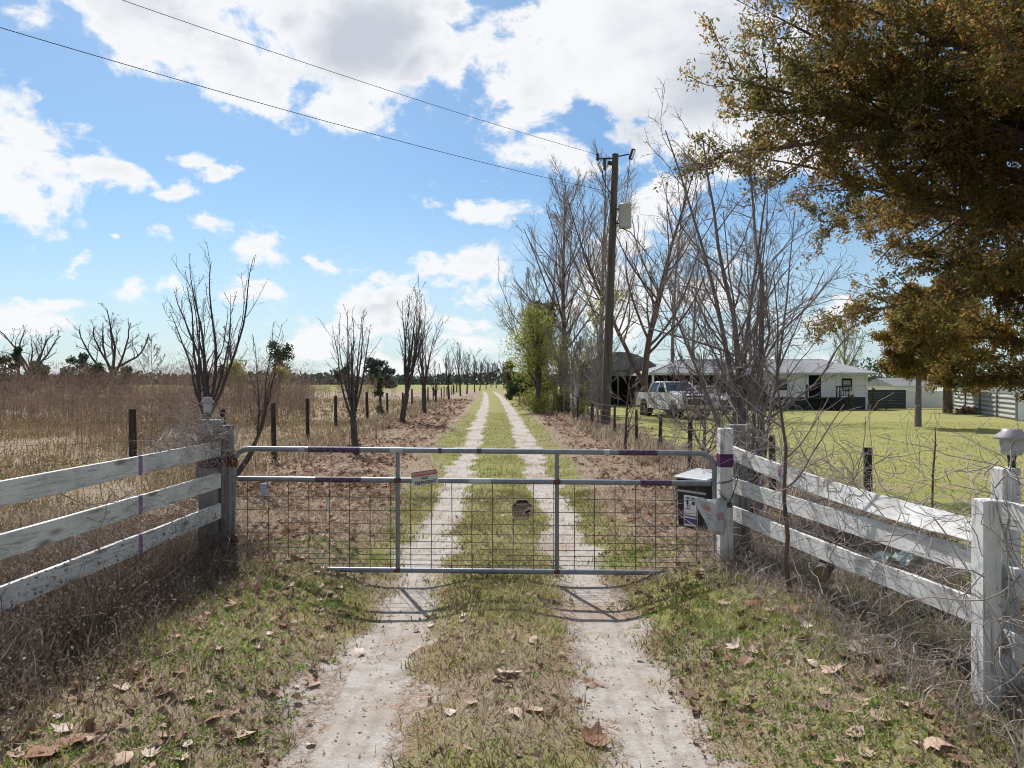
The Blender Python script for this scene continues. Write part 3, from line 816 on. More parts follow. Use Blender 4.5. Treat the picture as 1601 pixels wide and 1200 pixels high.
        A.add(np.stack([bs - sd, bs + sd, bs + unit(dv) * ln], 1).reshape(-1, 3), (np.arange(nb) * 3)[:, None] + np.array([[0, 1, 2]]))
    props(A.build('tall_dry_brush', M['brush']), 'tall feathery reddish brown brush filling the left field', 'brush', kind='stuff')
    A = Acc()
    def fr(x, y): return sst(fbm(x, y, 1.2, 69), .35, .6)
    p = scatter(9000, 3.2, 5.4, 8.5, 40, fr, True, 1.3)
    V, F = blades(p, rng.uniform(.08, .38, len(p)), .004 + .0009 * p[:, 1], rng, .8, True); A.add(V, F)
    p = scatter(7000, -6.6, -4.6, 8.5, 60, fr, True, 1.3)
    V, F = blades(p, rng.uniform(.1, .45, len(p)), .004 + .0009 * p[:, 1], rng, .8, True); A.add(V, F)
    props(A.build('fence_line_grass', M['straw']), 'tall dead grass standing along the wire fences', 'grass', kind='stuff')
weeds()
# ------------------------------------------------------------------ gate
def gate():
    y = 7.15
    xl, xr = -2.80, 2.04
    def Z(s, z): return z - .048 * s            # hangs a little lower on the right
    def P(s, z): return (xl + (xr - xl) * s, y, Z(s, z))
    g = thing('tube_gate', 'long galvanised pipe gate with wire mesh closing the sandy driveway', 'gate', (xl, y, 0))
    zt, zb, zm = 1.375, .165, 1.072
    r = .027
    pts = [P(0, zb + .0), P(0, zt - .17)]
    for a in (20, 45, 70): pts.append((xl + .15 * (1 - math.cos(R(a))), y, zt - .15 + .15 * math.sin(R(a)) - 0))
    pts += [P(.035, zt)] + [P(s, zt) for s in (.2, .4, .6, .8)] + [P(.965, zt)]
    for a in (70, 45, 20): pts.append((xr - .15 * (1 - math.cos(R(a))), y, Z(1, zt) - .15 + .15 * math.sin(R(a))))
    pts += [P(1, zt - .17), P(1, zb)]
    A = Acc(); tube(A, pts, r, 12)
    def band(A, z, s0, s1, mi): tube(A, [P(s0, z), P((s0 + s1) / 2, z), P(s1, z)], r + .0025, 12, mi)
    for s0, s1, mi in ((.155, .262, 1), (.135, .148, 2), (.425, .432, 1), (.505, .515, 1), (.80, .88, 1), (.77, .782, 2), (.325, .352, 2)): band(A, zt, s0, s1, mi)
    A.build('frame_pipe', [M['galv'], M['gatepurple'], M['tape']], g)
    A = Acc(); tube(A, [P(.008, zm), P(.5, zm), P(.992, zm)], r, 12)
    for s0, s1, mi in ((.17, .265, 1), (.845, .91, 1), (.49, .535, 2)): band(A, zm, s0, s1, mi)
    A.build('middle_rail', [M['galv'], M['gatepurple'], M['tape']], g)
    A = Acc(); tube(A, [P(0, zb), P(.5, zb), P(1, zb)], r, 12); A.build('bottom_rail', M['galv'], g)
    for s in (.3405, .672):
        A = Acc(); tube(A, [P(s, zt - .02), P(s, .7), P(s, zb + .02)], .021, 10)
        u = A.build('upright_pipe', M['galv'], g)
        A = Acc(); box(A, P(s, zm), (.07, .064, .05)); box(A, P(s, zb), (.06, .062, .04)); A.build('clamp', M['rust'], u, bev=.006)
    A = Acc()
    k = 0; x = .028
    while x < 1.0:
        wv = .004 * math.sin(k * 2.1)
        tube(A, [P(x, zm), (P(x, .6)[0] + wv, y + .004, P(x, .6)[2]), P(x, zb)], .0042, 5, 0, False); x += .0425; k += 1
    for z in (.90, .765, .635, .535, .455, .385, .325, .275, .225):
        tube(A, [(P(s, z)[0], y - .004 + .003 * math.sin(9 * s + z * 30), P(s, z)[2] + .004 * math.sin(s * 14 + z * 20)) for s in np.linspace(.005, .995, 12)], .0038, 5, 0, False)
    A.build('wire_mesh', M['wire'], g)
    for z in (1.24, .45):
        A = Acc(); box(A, (xl - .06, y, z), (.14, .03, .03)); lathe(A, [(.0, -.05), (.036, -.05), (.036, .05), (.0, .05)], (xl, y, z), 10); A.build('hinge', M['rust'], g)
    # chain loop from the gate's end to the post
    c = Acc()
    a, b = Vector((xr + .02, y - .03, 1.03)), Vector((2.24, y - .14, 1.13)); e = Vector((2.15, y - .13, .86))
    for p0, p1 in ((a, b), (b, e), (e, Vector((xr + .03, y - .03, .98)))):
        nn = max(4, int((p1 - p0).length / .026))
        for i in range(nn):
            q0 = p0.lerp(p1, i / nn); q1 = p0.lerp(p1, (i + 1.25) / nn); sg = Vector((0, 0, -.03 * math.sin(PI * i / nn)))
            o_ = Vector((0, .008, 0)) if i % 2 else Vector((.005, 0, .006))
            tube(c, [q0 + sg - o_, (q0 + q1) / 2 + sg - o_ * 1.4, q1 + sg - o_], .0032, 5); tube(c, [q0 + sg + o_, (q0 + q1) / 2 + sg + o_ * 1.4, q1 + sg + o_], .0032, 5)
    box(c, e + Vector((0, -.01, -.03)), (.045, .022, .05))
    props(c.build('gate_chain', M['darkmetal']), 'dark chain and padlock tying the gate to the right post', 'chain')
    return P
GP = gate()

# ------------------------------------------------------------------ signs
def text(s, size, loc, rot, m, parent, name='lettering', align='CENTER', xs=1., bold=.0):
    c = bpy.data.curves.new(name, 'FONT'); c.body = s; c.size = size; c.align_x = align; c.align_y = 'CENTER'; c.extrude = .0006; c.resolution_u = 2; c.offset = bold
    o = bpy.data.objects.new(name, c); COL.objects.link(o)
    bpy.context.view_layer.update()
    me = bpy.data.meshes.new_from_object(o.evaluated_get(bpy.context.evaluated_depsgraph_get()))
    bpy.data.objects.remove(o)
    Mx = Matrix.Translation(Vector(loc) - ORG[parent.name]) @ rot.to_4x4() @ Matrix.Diagonal((xs, 1, 1, 1))
    me.transform(Mx); me.materials.clear(); me.materials.append(m)
    t = bpy.data.objects.new(name, me); COL.objects.link(t); t.parent = parent; ORG[t.name] = ORG[parent.name]
    return t
M['signwhite'] = mat('sign_white', [(.46, .43, .40), (.58, .56, .53)], 20, .5)
M['signred'] = mat('sign_red', [(.36, .05, .035), (.46, .085, .06)], 25, .5)
M['signblack'] = mat('sign_black', [(.018, .014, .013), (.03, .022, .02)], 25, .5)
M['signcream'] = mat('sign_cream', [(.38, .27, .19), (.50, .38, .29)], 18, .55)
FACE = Matrix.Rotation(R(90), 3, 'X')            # text standing up, facing -Y
def signs():
    y = 7.15 - .032
    c = at(664, 746.5, y); tilt = Matrix.Rotation(R(-8.5), 3, 'Y')
    s = thing('trespass_sign', 'small tilted red and white PRIVATE PROPERTY NO TRESPASSING sign on gate rail', 'sign', c)
    A = Acc(); box(A, c, (.262, .004, .142), tilt); A.build('sign_board', M['signwhite'], s)
    def on(dx, dz, dy=-.0035): return c + tilt @ Vector((dx, dy, dz))
    A = Acc(); box(A, on(0, .046, -.003), (.256, .0022, .046), tilt); A.build('red_band', M['signred'], s)
    rt = tilt @ FACE
    text('PRIVATE PROPERTY', .036, on(0, .046, -.0048), rt, M['signwhite'], s, xs=.80, bold=.0008)
    text('NO', .042, on(0, -.004), rt, M['signblack'], s, bold=.0012)
    text('TRESPASSING', .044, on(0, -.046), rt, M['signblack'], s, xs=.82, bold=.0012)
    A = Acc()
    for dx in (-.115, .115): box(A, on(dx, .062, -.004), (.008, .004, .008), tilt)
    A.build('screw', M['darkmetal'], s)
    # octagon
    c = at(816.5, 797, y)
    s = thing('warning_sign', 'cream octagonal WARNING video surveillance sign wired to gate mesh', 'sign', c)
    rad = .112
    oc = [(rad * math.cos(R(22.5 + 45 * i)), rad * math.sin(R(22.5 + 45 * i))) for i in range(8)]
    A = Acc(); prism(A, [(c.x + a, c.z + b) for a, b in oc], y - .0, y + .004, 'y'); A.build('sign_board', M['signcream'], s)
    A = Acc()
    for k in (1.0,):
        pts = [(c.x + a * .965, y - .002, c.z + b * .965) for a, b in oc]; tube(A, pts + [pts[0]], .0016, 4)
    A.build('border_line', M['signblack'], s)
    top = [(c.x + a, c.z + b) for a, b in ((-.098, .036), (.098, .036), (.042, .098), (-.042, .098))]
    A = Acc(); prism(A, top, y - .0025, y - .0005, 'y'); A.build('black_band', M['signblack'], s)
    text('WARNING', .038, (c.x, y - .003, c.z + .055), FACE, M['signcream'], s, xs=.78, bold=.0008)
    for i, (tx, dx, dz) in enumerate((('THESE PREMISES', -.092, .020), ('PROTECTED', -.092, -.005), ('BY VIDEO', -.084, -.030), ('SURVEILLANCE', -.070, -.055))):
        text(tx, .0265, (c.x + dx, y - .001, c.z + dz), FACE, M['signblack'], s, align='LEFT', xs=.76, bold=.0007)
    A = Acc(); rr = Matrix.Rotation(R(-24), 3, 'Y')
    box(A, (c.x + .054, y - .0015, c.z - .016), (.058, .002, .022), rr); box(A, (c.x + .050, y - .0014, c.z - .034), (.008, .002, .02)); box(A, (c.x + .064, y - .0012, c.z - .042), (.03, .002, .007), rr)
    A.build('camera_symbol', M['signblack'], s)
    A = Acc()
    for dx in (-.06, .06): tube(A, [(c.x + dx, y - .004, c.z + .075), (c.x + dx, y + .01, c.z + .10), (c.x + dx, y + .03, c.z + .11)], .0015, 4)
    A.build('tie_wire', M['wire'], s)
signs()

# ------------------------------------------------------------------ plank fences
def plank(A, p0, p1, h, th, tw0=0, tw1=0, sag=0, n=10, mi=0, warp=.004, seed=0):
    """board between two points (centre of its section), height h, thickness th, twisting by tw0..tw1 degrees"""
    r = np.random.default_rng(seed)
    p0, p1 = Vector(p0), Vector(p1); d = (p1 - p0).normalized(); up = Vector((0, 0, 1)); sd = d.cross(up).normalized(); up = sd.cross(d)
    V = []
    for i in range(n + 1):
        s = i / n; c = p0.lerp(p1, s) + Vector((0, 0, -sag * 4 * s * (1 - s)))
        a = R(tw0 + (tw1 - tw0) * s ** 2); u = up * math.cos(a) + sd * math.sin(a); w = sd * math.cos(a) - up * math.sin(a)
        hh = h + r.normal(0, warp)
        V += [c - u * hh / 2 - w * th / 2, c - u * hh / 2 + w * th / 2, c + u * hh / 2 + w * th / 2, c + u * hh / 2 - w * th / 2]
    F = [(k * 4 + j, k * 4 + (j + 1) % 4, k * 4 + 4 + (j + 1) % 4, k * 4 + 4 + j) for k in range(n) for j in range(4)]
    A.faces(V, F + [(3, 2, 1, 0), (n * 4, n * 4 + 1, n * 4 + 2, n * 4 + 3)], mi)
    return V
def post_box(A, x0, x1, y0, y1, z0, z1, mi=0):
    return bx(A, x0, x1, y0, y1, z0, z1, mi)
def fences():
    # left
    f = thing('plank_fence', 'weathered three rail plank fence left of the gate with purple drips', 'fence', (-2.98, 7.2, 0))
    A = Acc(); post_box(A, -3.185, -2.995, 7.20, 7.38, -.2, 1.66); post_box(A, -3.188, -2.992, 7.197, 7.383, 1.17, 1.335, 1); A.build('post', [M['greypost'], M['purple']], f, bev=.008)
    A = Acc(); post_box(A, -2.985, -2.895, 7.26, 7.40, -.2, 1.60); post_box(A, -2.988, -2.892, 7.257, 7.403, 1.18, 1.34, 1); A.build('post', [M['greypost'], M['purple']], f, bev=.008)
    A = Acc(); post_box(A, -3.53, -3.37, 1.0, 1.16, -.2, 1.6); A.build('post', M['greypost'], f, bev=.008)
    for i, (zl, zr) in enumerate(((1.375, 1.385), (1.055, 1.05), (.745, .715))):
        A = Acc(); p0 = Vector((-2.955, 7.17, zl)); p1 = Vector((-3.36, 1.05, zr - .01))
        plank(A, p0, p1, .152, .036, 0, 0, .012, 16, 0, .0025, i)
        # purple drip
        s = (7.17 - 5.78) / (7.17 - 1.05); c = p0.lerp(p1, s); d = (p1 - p0).normalized()
        plank(A, c - d * .035 + Vector((0, 0, -.0095)), c + d * .02 + Vector((0, 0, -.0095)), .156, .041, 0, 0, 0, 1, 1, .0)
        A.build('rail', [M['plank'], M['fadedpurple']], f, bev=.004)
    # right
    f = thing('plank_fence', 'white plank fence right of the gate, its sagging top rail overgrown', 'fence', (2.3, 7.3, 0))
    def post(x0, x1, y0, y1, z1, m, pur=None):
        A = Acc(); post_box(A, x0, x1, y0, y1, -.2, z1)
        if pur: post_box(A, x0 - .003, x1 + .003, y0 - .003, y1 + .003, pur[0], pur[1], 1)
        A.build('post', [M[m], M['purple']], f, bev=.007)
    post(2.085, 2.215, 7.10, 7.23, 1.58, 'post', (1.19, 1.325))
    post(2.26, 2.47, 7.34, 7.50, 1.60, 'greypost')
    post(2.568, 2.668, 3.86, 3.97, 1.40, 'post')
    post(2.79, 2.895, 4.03, 4.14, 1.555, 'post')
    for i, (zl, zr, tw) in enumerate(((1.315, 1.19, -38), (.985, 1.022, -6), (.70, .738, 0))):
        A = Acc(); plank(A, (2.275, 7.30, zl), (2.665, 4.02, zr), .146, .036, 0, tw, .045 if i == 0 else .01, 18, 0, .003, 10 + i)
        if i == 0: plank(A, (2.385, 6.32, zl - .057), (2.395, 6.23, zl - .059), .10, .0405, -3, -3.6, 0, 1, 1, 0)
        A.build('rail', [M['plank'], M['fadedpurple']], f, bev=.004)
    for i, z in enumerate((1.315, .965, .615, .20)):
        A = Acc(); plank(A, (2.725, 3.99, z), (2.98, 1.2, z + .02), .146, .036, 0, -4, .01, 8, 0, .003, 20 + i); A.build('rail', M['plank'], f, bev=.004)
fences()

# ------------------------------------------------------------------ solar lanterns
M['lampglass'] = mat('frosted_lantern_glass', [(.42, .44, .44), (.60, .61, .60)], 20, .25, trans=.35)
M['lampcap'] = mat('grey_lantern_cap', [(.22, .20, .20), (.34, .31, .31)], 18, .4)
def lantern(label, c, r, h, ztop):
    t = thing('solar_lantern', label, 'lantern', c)
    x, y, z = c
    A = Acc(); lathe(A, [(.0, h), (r * .55, h), (r * .60, h * .93), (r * 1.0, h * .80), (r * 1.02, h * .74), (r * .3, h * .72)], c, 20); A.build('cap', M['lampcap'], t)
    A = Acc(); lathe(A, [(r * .53, h * .945), (r * .53, h * .985), (0, h * 1.005)], c, 20); A.build('solar_panel', M['darkmetal'], t)
    A = Acc(); lathe(A, [(r * .68, h * .74), (r * .70, h * .45), (r * .55, h * .33), (.0, h * .32)], c, 8, 0, False); A.build('glass_body', M['lampglass'], t)
    A = Acc(); lathe(A, [(r * .30, h * .34), (r * .22, h * .2), (r * .22, 0), (0, 0)], c, 12); A.build('stem', M['darkmetal'], t)
lantern('small frosted solar lantern on the weathered post left of the gate', (-3.125, 7.29, 1.655), .066, .235, 0)
lantern('larger grey capped solar lantern on the post at the right fence corner', (2.88, 4.09, 1.553), .088, .225, 0)

# ------------------------------------------------------------------ bin, bag, bits by the gate
def bin_and_bag():
    M['binblack'] = mat('black_plastic', [(.010, .010, .011), (.022, .022, .024)], 9, .45, spec=.35)
    M['bingrey'] = mat('grey_plastic', [(.28, .29, .31), (.40, .41, .43)], 10, .5)
    M['paper'] = mat('white_label', [(.60, .60, .62), (.70, .70, .72)], 14, .5)
    M['ink'] = mat('label_ink', [(.02, .02, .03), (.05, .05, .06)], 14, .6)
    M['inkpurple'] = mat('label_purple', [(.08, .05, .16), (.12, .08, .22)], 14, .6)
    b = thing('storage_bin', 'black upright plastic bin with grey sloping lid and white label behind gate', 'bin', (2.36, 8.95, 0))
    rz = Matrix.Rotation(R(-50), 4, 'Z'); T = Matrix.Translation((2.36, 8.85, 0)) @ rz
    def W(A):
        A.V = [(np.c_[v, np.ones(len(v))] @ np.array(T).T)[:, :3] for v in A.V]; return A
    w, d = .44, .42; z0 = float(height(2.36, 8.85)) - .06
    A = Acc(); prism(A, [(-w / 2 + .03, z0), (w / 2 - .03, z0), (w / 2, z0 + .66), (-w / 2, z0 + .66)], -d / 2, d / 2, 'y'); W(A).build('bin_body', M['binblack'], b, bev=.015)
    A = Acc()
    for k in range(4): bx(A, -w / 2 - .008, w / 2 + .008, -d / 2 - .008, d / 2 + .008, z0 + .53 + k * .032, z0 + .542 + k * .032)
    W(A).build('rim_ribs', M['binblack'], b, bev=.004)
    A = Acc(); prism(A, [(-d / 2 - .03, z0 + .665), (d / 2 + .03, z0 + .665), (d / 2 + .03, z0 + .755), (-d / 2 - .03, z0 + .69)], -w / 2 - .03, w / 2 + .03, 'x'); W(A).build('lid', M['bingrey'], b, bev=.012)
    A = Acc(); bx(A, -w / 2 + .0, w / 2 - .0, -d / 2 - .006, -d / 2 + .0, z0 + .50, z0 + .53); W(A).build('front_trim', M['bingrey'], b, bev=.004)
    A = Acc(); bx(A, -w / 2 + .02, w / 2 - .02, -d / 2 - .02, -d / 2 + .0, z0 + .0, z0 + .05); W(A).build('front_trim', M['bingrey'], b, bev=.004)
    A = Acc(); bx(A, -.10, .10, -d / 2 - .009, -d / 2 - .002, z0 + .09, z0 + .47); lb = W(A).build('label_panel', M['paper'], b)
    A = Acc()
    for (x0, x1, za, zb) in ((-.07, -.01, .43, .445), (.01, .07, .43, .445), (-.06, -.03, .36, .40), (.02, .06, .36, .40), (-.05, -.04, .33, .42), (-.07, .0, .30, .31)): bx(A, x0, x1, -d / 2 - .0115, -d / 2 - .0092, z0 + za, z0 + zb)
    W(A).build('label_marks', M['ink'], lb)
    A = Acc(); bx(A, -.09, .09, -d / 2 - .012, -d / 2 - .0093, z0 + .12, z0 + .19); bx(A, -.09, .09, -d / 2 - .012, -d / 2 - .0093, z0 + .21, z0 + .225); W(A).build('label_band', M['inkpurple'], lb)
    # plastic bag hung on the gate end
    r = np.random.default_rng(3)
    nu, nv = 22, 20; V = []; 
    xa, xb = 1.815, 2.125; zt = .885
    for side in (0, 1):
        for j in range(nv + 1):
            v = j / nv
            for i in range(nu + 1):
                u = i / nu
                left = xa + .17 * v ** 1.15; right = xb + .012 * v - .05 * max(0, v - .75)
                z = zt - (.365 - .03 * abs(u - .7)) * v + .012 * math.sin(u * 9) * (1 - v)
                fold = .016 * math.sin(u * 15 + v * 7) * (1 - .3 * v) + .012 * math.sin(u * 31 - v * 12)
                bulge = .042 * math.sin(PI * u) * (.25 + v) * (1 - .35 * v)
                V.append((left + (right - left) * u, 7.075 + (-1 if side == 0 else 1) * bulge * (1 if side == 0 else .4) + fold * .8, z))
    F = []
    for s in (0, 1):
        o_ = s * (nu + 1) * (nv + 1)
        for j in range(nv):
            for i in range(nu):
                q = (o_ + j * (nu + 1) + i, o_ + j * (nu + 1) + i + 1, o_ + (j + 1) * (nu + 1) + i + 1, o_ + (j + 1) * (nu + 1) + i)
                F.append(q if s == 0 else q[::-1])
    MI = []
    for f in F[:nu * nv]:
        i = f[0] % (nu + 1); j = f[0] // (nu + 1)
        MI.append(1 if (3 <= i <= 9 and 2 <= j <= 6 and (j > 3 or i % 2)) or (14 <= i <= 19 and 8 <= j <= 11) or (5 <= i <= 8 and j in (9, 11)) else 2 if j > 17 and 2 < i < 16 else 0)
    MI += [0] * (nu * nv)
    A = Acc(); A.V.append(np.array(V)); A.n = len(V); A.F.append(np.array(F)); A.MI.append(np.array(MI)); A.S.append(np.full(len(F), True))
    M['bag'] = mat('milky_plastic_film', [(.48, .51, .54), (.62, .64, .66)], 9, .25, .15, trans=.3, spec=.5)
    M['bagred'] = mat('faded_red_print', [(.48, .22, .20), (.56, .40, .39)], 40, .3, trans=.3)
    M['bagtan'] = mat('wet_tan_plastic', [(.42, .34, .22), (.5, .42, .3)], 30, .3, trans=.3)
    o = A.build('plastic_bag', [M['bag'], M['bagred'], M['bagtan']], None, (2.0, 7.07, 1.0))
    props(o, 'milky plastic bag with faded red print hanging at gate end', 'bag')
    # slim marker stakes beyond the mesh
    for (px, py, Y, h, cols, lab) in ((411, 838, 9.2, .50, ((.25, .30, .42), (.62, .25, .08)), 'thin marker stake with blue top behind the gate mesh at far left'), (510, 862, 8.6, .36, ((.12, .36, .45), (.62, .48, .06)), 'thin marker stake, teal above yellow, behind the gate mesh')):
        y = Y; x = (px - 800.5) / 1110 * y; z = float(height(x, y))
        t = thing('marker_stake', lab, 'stake', (x, y, z), 'marker stakes behind the gate')
        A = Acc(); tube(A, [(x, y, z - .05), (x - .01, y, z + h * .55)], .006, 6); A.build('lower_rod', mat('stake_paint', cols[1], rough=.6), t)
        A = Acc(); tube(A, [(x - .01, y, z + h * .55), (x + .02, y, z + h)], .0055, 6); A.build('upper_rod', mat('stake_paint', cols[0], rough=.6), t)
        if h > .4: A = Acc(); bx(A, x - .03, x + .05, y - .012, y + .012, z + h * .72, z + h * 1.02); A.build('ribbon', mat('faded_ribbon', [(.28, .33, .45), (.42, .46, .55)], 30, .6, trans=.3), t, bev=.004)
    # two cut logs and a scrap of sheeting behind the right fence
    M['logend'] = mat('log_end', [(.10, .085, .04), (.22, .17, .10)], 30, .9)
    for (px, py, Y, rad, lab) in ((1318, 843, 6.1, .065, 'cut log end showing between middle and bottom rail of the right fence'), (1285, 897, 5.55, .06, 'cut log lying under the bottom rail of the right fence')):
        c = at(px, py, Y); t = thing('cut_log', lab, 'log', (c.x, c.y, c.z - rad))
        dd = Vector((.5, .8, .06)).normalized()
        A = Acc(); tube(A, [c, c + dd * .25, c + dd * .5], rad, 14); A.build('bark', M['bark_dark'], t)
        A = Acc(); tube(A, [c - dd * .004, c + dd * .01], rad * .88, 14); A.build('cut_end', M['logend'], t)
    c = at(1405, 868, 5.6); r = np.random.default_rng(9); V = []; n = 10
    for j in range(n):
        for i in range(n): V.append((c.x - .16 + .36 * i / n + r.normal(0, .012), c.y - .1 + .25 * j / n + r.normal(0, .012), c.z - .03 + .05 * math.sin(i * 1.1) * math.cos(j * .9) + r.normal(0, .014)))
    F = [(j * n + i, j * n + i + 1, (j + 1) * n + i + 1, (j + 1) * n + i) for j in range(n - 1) for i in range(n - 1)]
    o = Acc().add(V, F).build('plastic_scrap', mat('pale_green_sheet', [(.30, .36, .34), (.46, .52, .50)], 14, .4), None, c)
    props(o, 'crumpled pale green plastic scrap behind the right fence rails', 'scrap')
bin_and_bag()

# ------------------------------------------------------------------ wire fences
def wire_fence(name, label, posts, sags=4, hgt=1.15, cat='fence'):
    x0, y0 = posts[0][0], posts[0][1]
    f = thing(name, label, cat, (x0, y0, 0))
    r = np.random.default_rng(int(abs(x0) * 100))
    for (x, y, h, rad) in posts:
        A = Acc(); lx, ly = r.normal(0, .03, 2)
        tube(A, [(x, y, -.1), (x + lx * .5, y + ly * .5, h * .5), (x + lx, y + ly, h)], [rad * 1.05, rad, rad * .92], 9); A.build('post', M['oldpost'], f)
    A = Acc()
    for k in range(sags):
        z = hgt * (.22 + .76 * k / (sags - 1)); P = []
        for a, b in zip(posts[:-1], posts[1:]):
            for s in (0, .33, .66): P.append((a[0] + (b[0] - a[0]) * s, a[1] + (b[1] - a[1]) * s - a[3], z - (.03 if s else 0)))
        P.append((posts[-1][0], posts[-1][1], z))
        w = np.array([.0022 + .00012 * max(0, p[1] - 8) for p in P])
        V, F = tubes(np.array([P]), w[None], 4); A.add(V, F)
    A.build('wire_strands', M['wire'], f)
def wire_fences():
    r = np.random.default_rng(8)
    L_ = [(-6.03, 18.0, 1.5, .062), (-6.62, 23.0, 1.5, .06)]
    y = 30.
    L_ += [(-7.45, 30, 1.45, .07), (-7.45, 36.6, 1.5, .075)]
    y = 42.
    while y < 150: L_.append((float(xc(y)) - 6.3 + r.normal(0, .12), y, 1.45 + r.normal(0, .06), .07)); y += r.uniform(5.2, 7.2)
    wire_fence('wire_fence', 'wire fence on dark wooden posts along the driveway, left side', L_)
    wire_fence('wire_fence', 'short wire fence across the weeds behind the left plank fence', [(-16.5, 13.2, 1.3, .06), (-12.4, 14.6, 1.35, .06), (-8.70, 16.3, 1.42, .085), (-6.95, 17.0, 1.38, .075), (-6.03, 17.9, 1.3, .03)], 3)
    Rr = [(4.95, 6.6, 1.15, .05), (4.57, 9.1, 1.2, .055), (4.12, 11.2, 1.2, .055), (4.02, 16.0, 1.2, .055), (4.38, 21, 1.1, .055)]
    y = 22.8
    while y < 125: Rr.append((float(xc(y)) + 4.35 + r.normal(0, .1) - .006 * y, y, 1.15 + r.normal(0, .06), .05)); y += r.uniform(4.2, 6.0)
    wire_fence('wire_fence', 'wire fence on thin posts between the driveway and the yard', Rr, 5)
wire_fences()

# ------------------------------------------------------------------ power pole and lines
def power():
    b = at(946, 672, 30.); b.z = 0
    top = at(962, 241, 30.)
    t = thing('power_pole', 'tall leaning wooden power pole with grey transformer beside the driveway', 'power pole', b)
    A = Acc(); tube(A, [b - Vector((0, 0, .3)), b.lerp(top, .3), b.lerp(top, .65), top], [.21, .185, .16, .135], 16); A.build('pole', M['pole'], t)
    def on(s): return b.lerp(top, s)
    # transformer can
    c = at(977, 338, 29.9)
    A = Acc(); lathe(A, [(0, -.50), (.25, -.49), (.27, -.44), (.27, .42), (.29, .43), (.29, .47), (.2, .53), (0, .55)], c, 20); tr = A.build('transformer', M['steelgrey'], t)
    A = Acc()
    for dz in (.3, -.3): box(A, (c.x - .30, c.y, c.z + dz), (.22, .10, .06))
    A.build('bracket', M['darkmetal'], tr)
    A = Acc()
    for dx, dh in ((.0, .36), (.17, .2)): lathe(A, [(.055, .45), (.08, .50), (.04, .54), (.075, .58), (.035, .62), (.03, .5 + dh), (0, .52 + dh)], (c.x + dx, c.y, c.z), 10)
    A.build('bushing', M['porcelain'], tr)
    # top hardware
    A = Acc(); p = on(.985); q = at(934, 248, 30); tube(A, [p, p.lerp(q, .5), q], .035, 6); tube(A, [on(.965), on(.965) + Vector((-.32, 0, .05))], .09, 8)
    tube(A, [on(.99), at(983, 241, 30)], .03, 6); A.build('cross_bracket', M['darkmetal'], t)
    A = Acc()
    for px, py0, py1 in ((934, 240, 251), (945, 247, 266)):
        a, e = at(px, py0, 29.95), at(px, py1, 29.95)
        tube(A, [a.lerp(e, k / 8) for k in range(9)], [.05, .065, .045, .065, .045, .065, .045, .065, .04], 8)
    A.build('insulator', M['darkmetal'], t)
    A = Acc(); a, e = at(989, 233, 29.95), at(984, 248, 29.95); tube(A, [a, a.lerp(e, .5), e], .055, 8); a2, e2 = at(993, 234, 29.95), at(988, 249, 29.95); tube(A, [a2, a2.lerp(e2, .5), e2], .035, 6, 1)
    tube(A, [a, a2], .03, 6); tube(A, [e, e2], .03, 6); A.build('fuse_cutout', [M['darkmetal'], M['porcelain']], t)
    A = Acc(); tube(A, [at(942, 266, 29.9), at(942, 276, 29.9), at(948, 292, 29.9), at(955, 302, 29.9)], .022, 6)
    tube(A, [at(984, 248, 29.95), at(981, 290, 29.9), at(978, 318, 29.9)], .012, 5)
    tube(A, [at(950, 300, 29.8), at(956, 330, 29.75), at(965, 352, 29.8), at(984, 362, 29.9)], .02, 5)
    A.build('jumper_cable', M['darkmetal'], t)
    def cat_(p0, p1, sag, r, name, lab, n=40):
        p0, p1 = Vector(p0), Vector(p1)
        P = [p0.lerp(p1, i / n) + Vector((0, 0, -4 * sag * (i / n) * (1 - i / n))) for i in range(n + 1)]
        A = Acc(); tube(A, P, r, 5); props(A.build(name, M['darkmetal'], None, p0), lab, 'power line')
        return P
    d = Vector((-.683, -.731, 0))
    p0 = at(932, 241, 30); e = p0 + d * 46; e.z = 11.6; cat_(p0, e, .75, .008, 'power_line', 'upper thin power line running from the pole top to the upper left')
    p0 = at(955, 300, 30); e = p0 + d * 46; e.z = 10.1; cat_(p0, e, .85, .009, 'power_line', 'lower power line running from the pole to the left edge')
    cat_(at(985, 362, 29.9), at(1215, 545, 53.), 1.4, .020, 'service_cable', 'sagging black service cable from the transformer towards the house')
    cat_(at(1100, 380, 44.), at(1480, 466, 70.), 1.2, .018, 'service_cable', 'thin cable strung across the yard towards the right')
power()
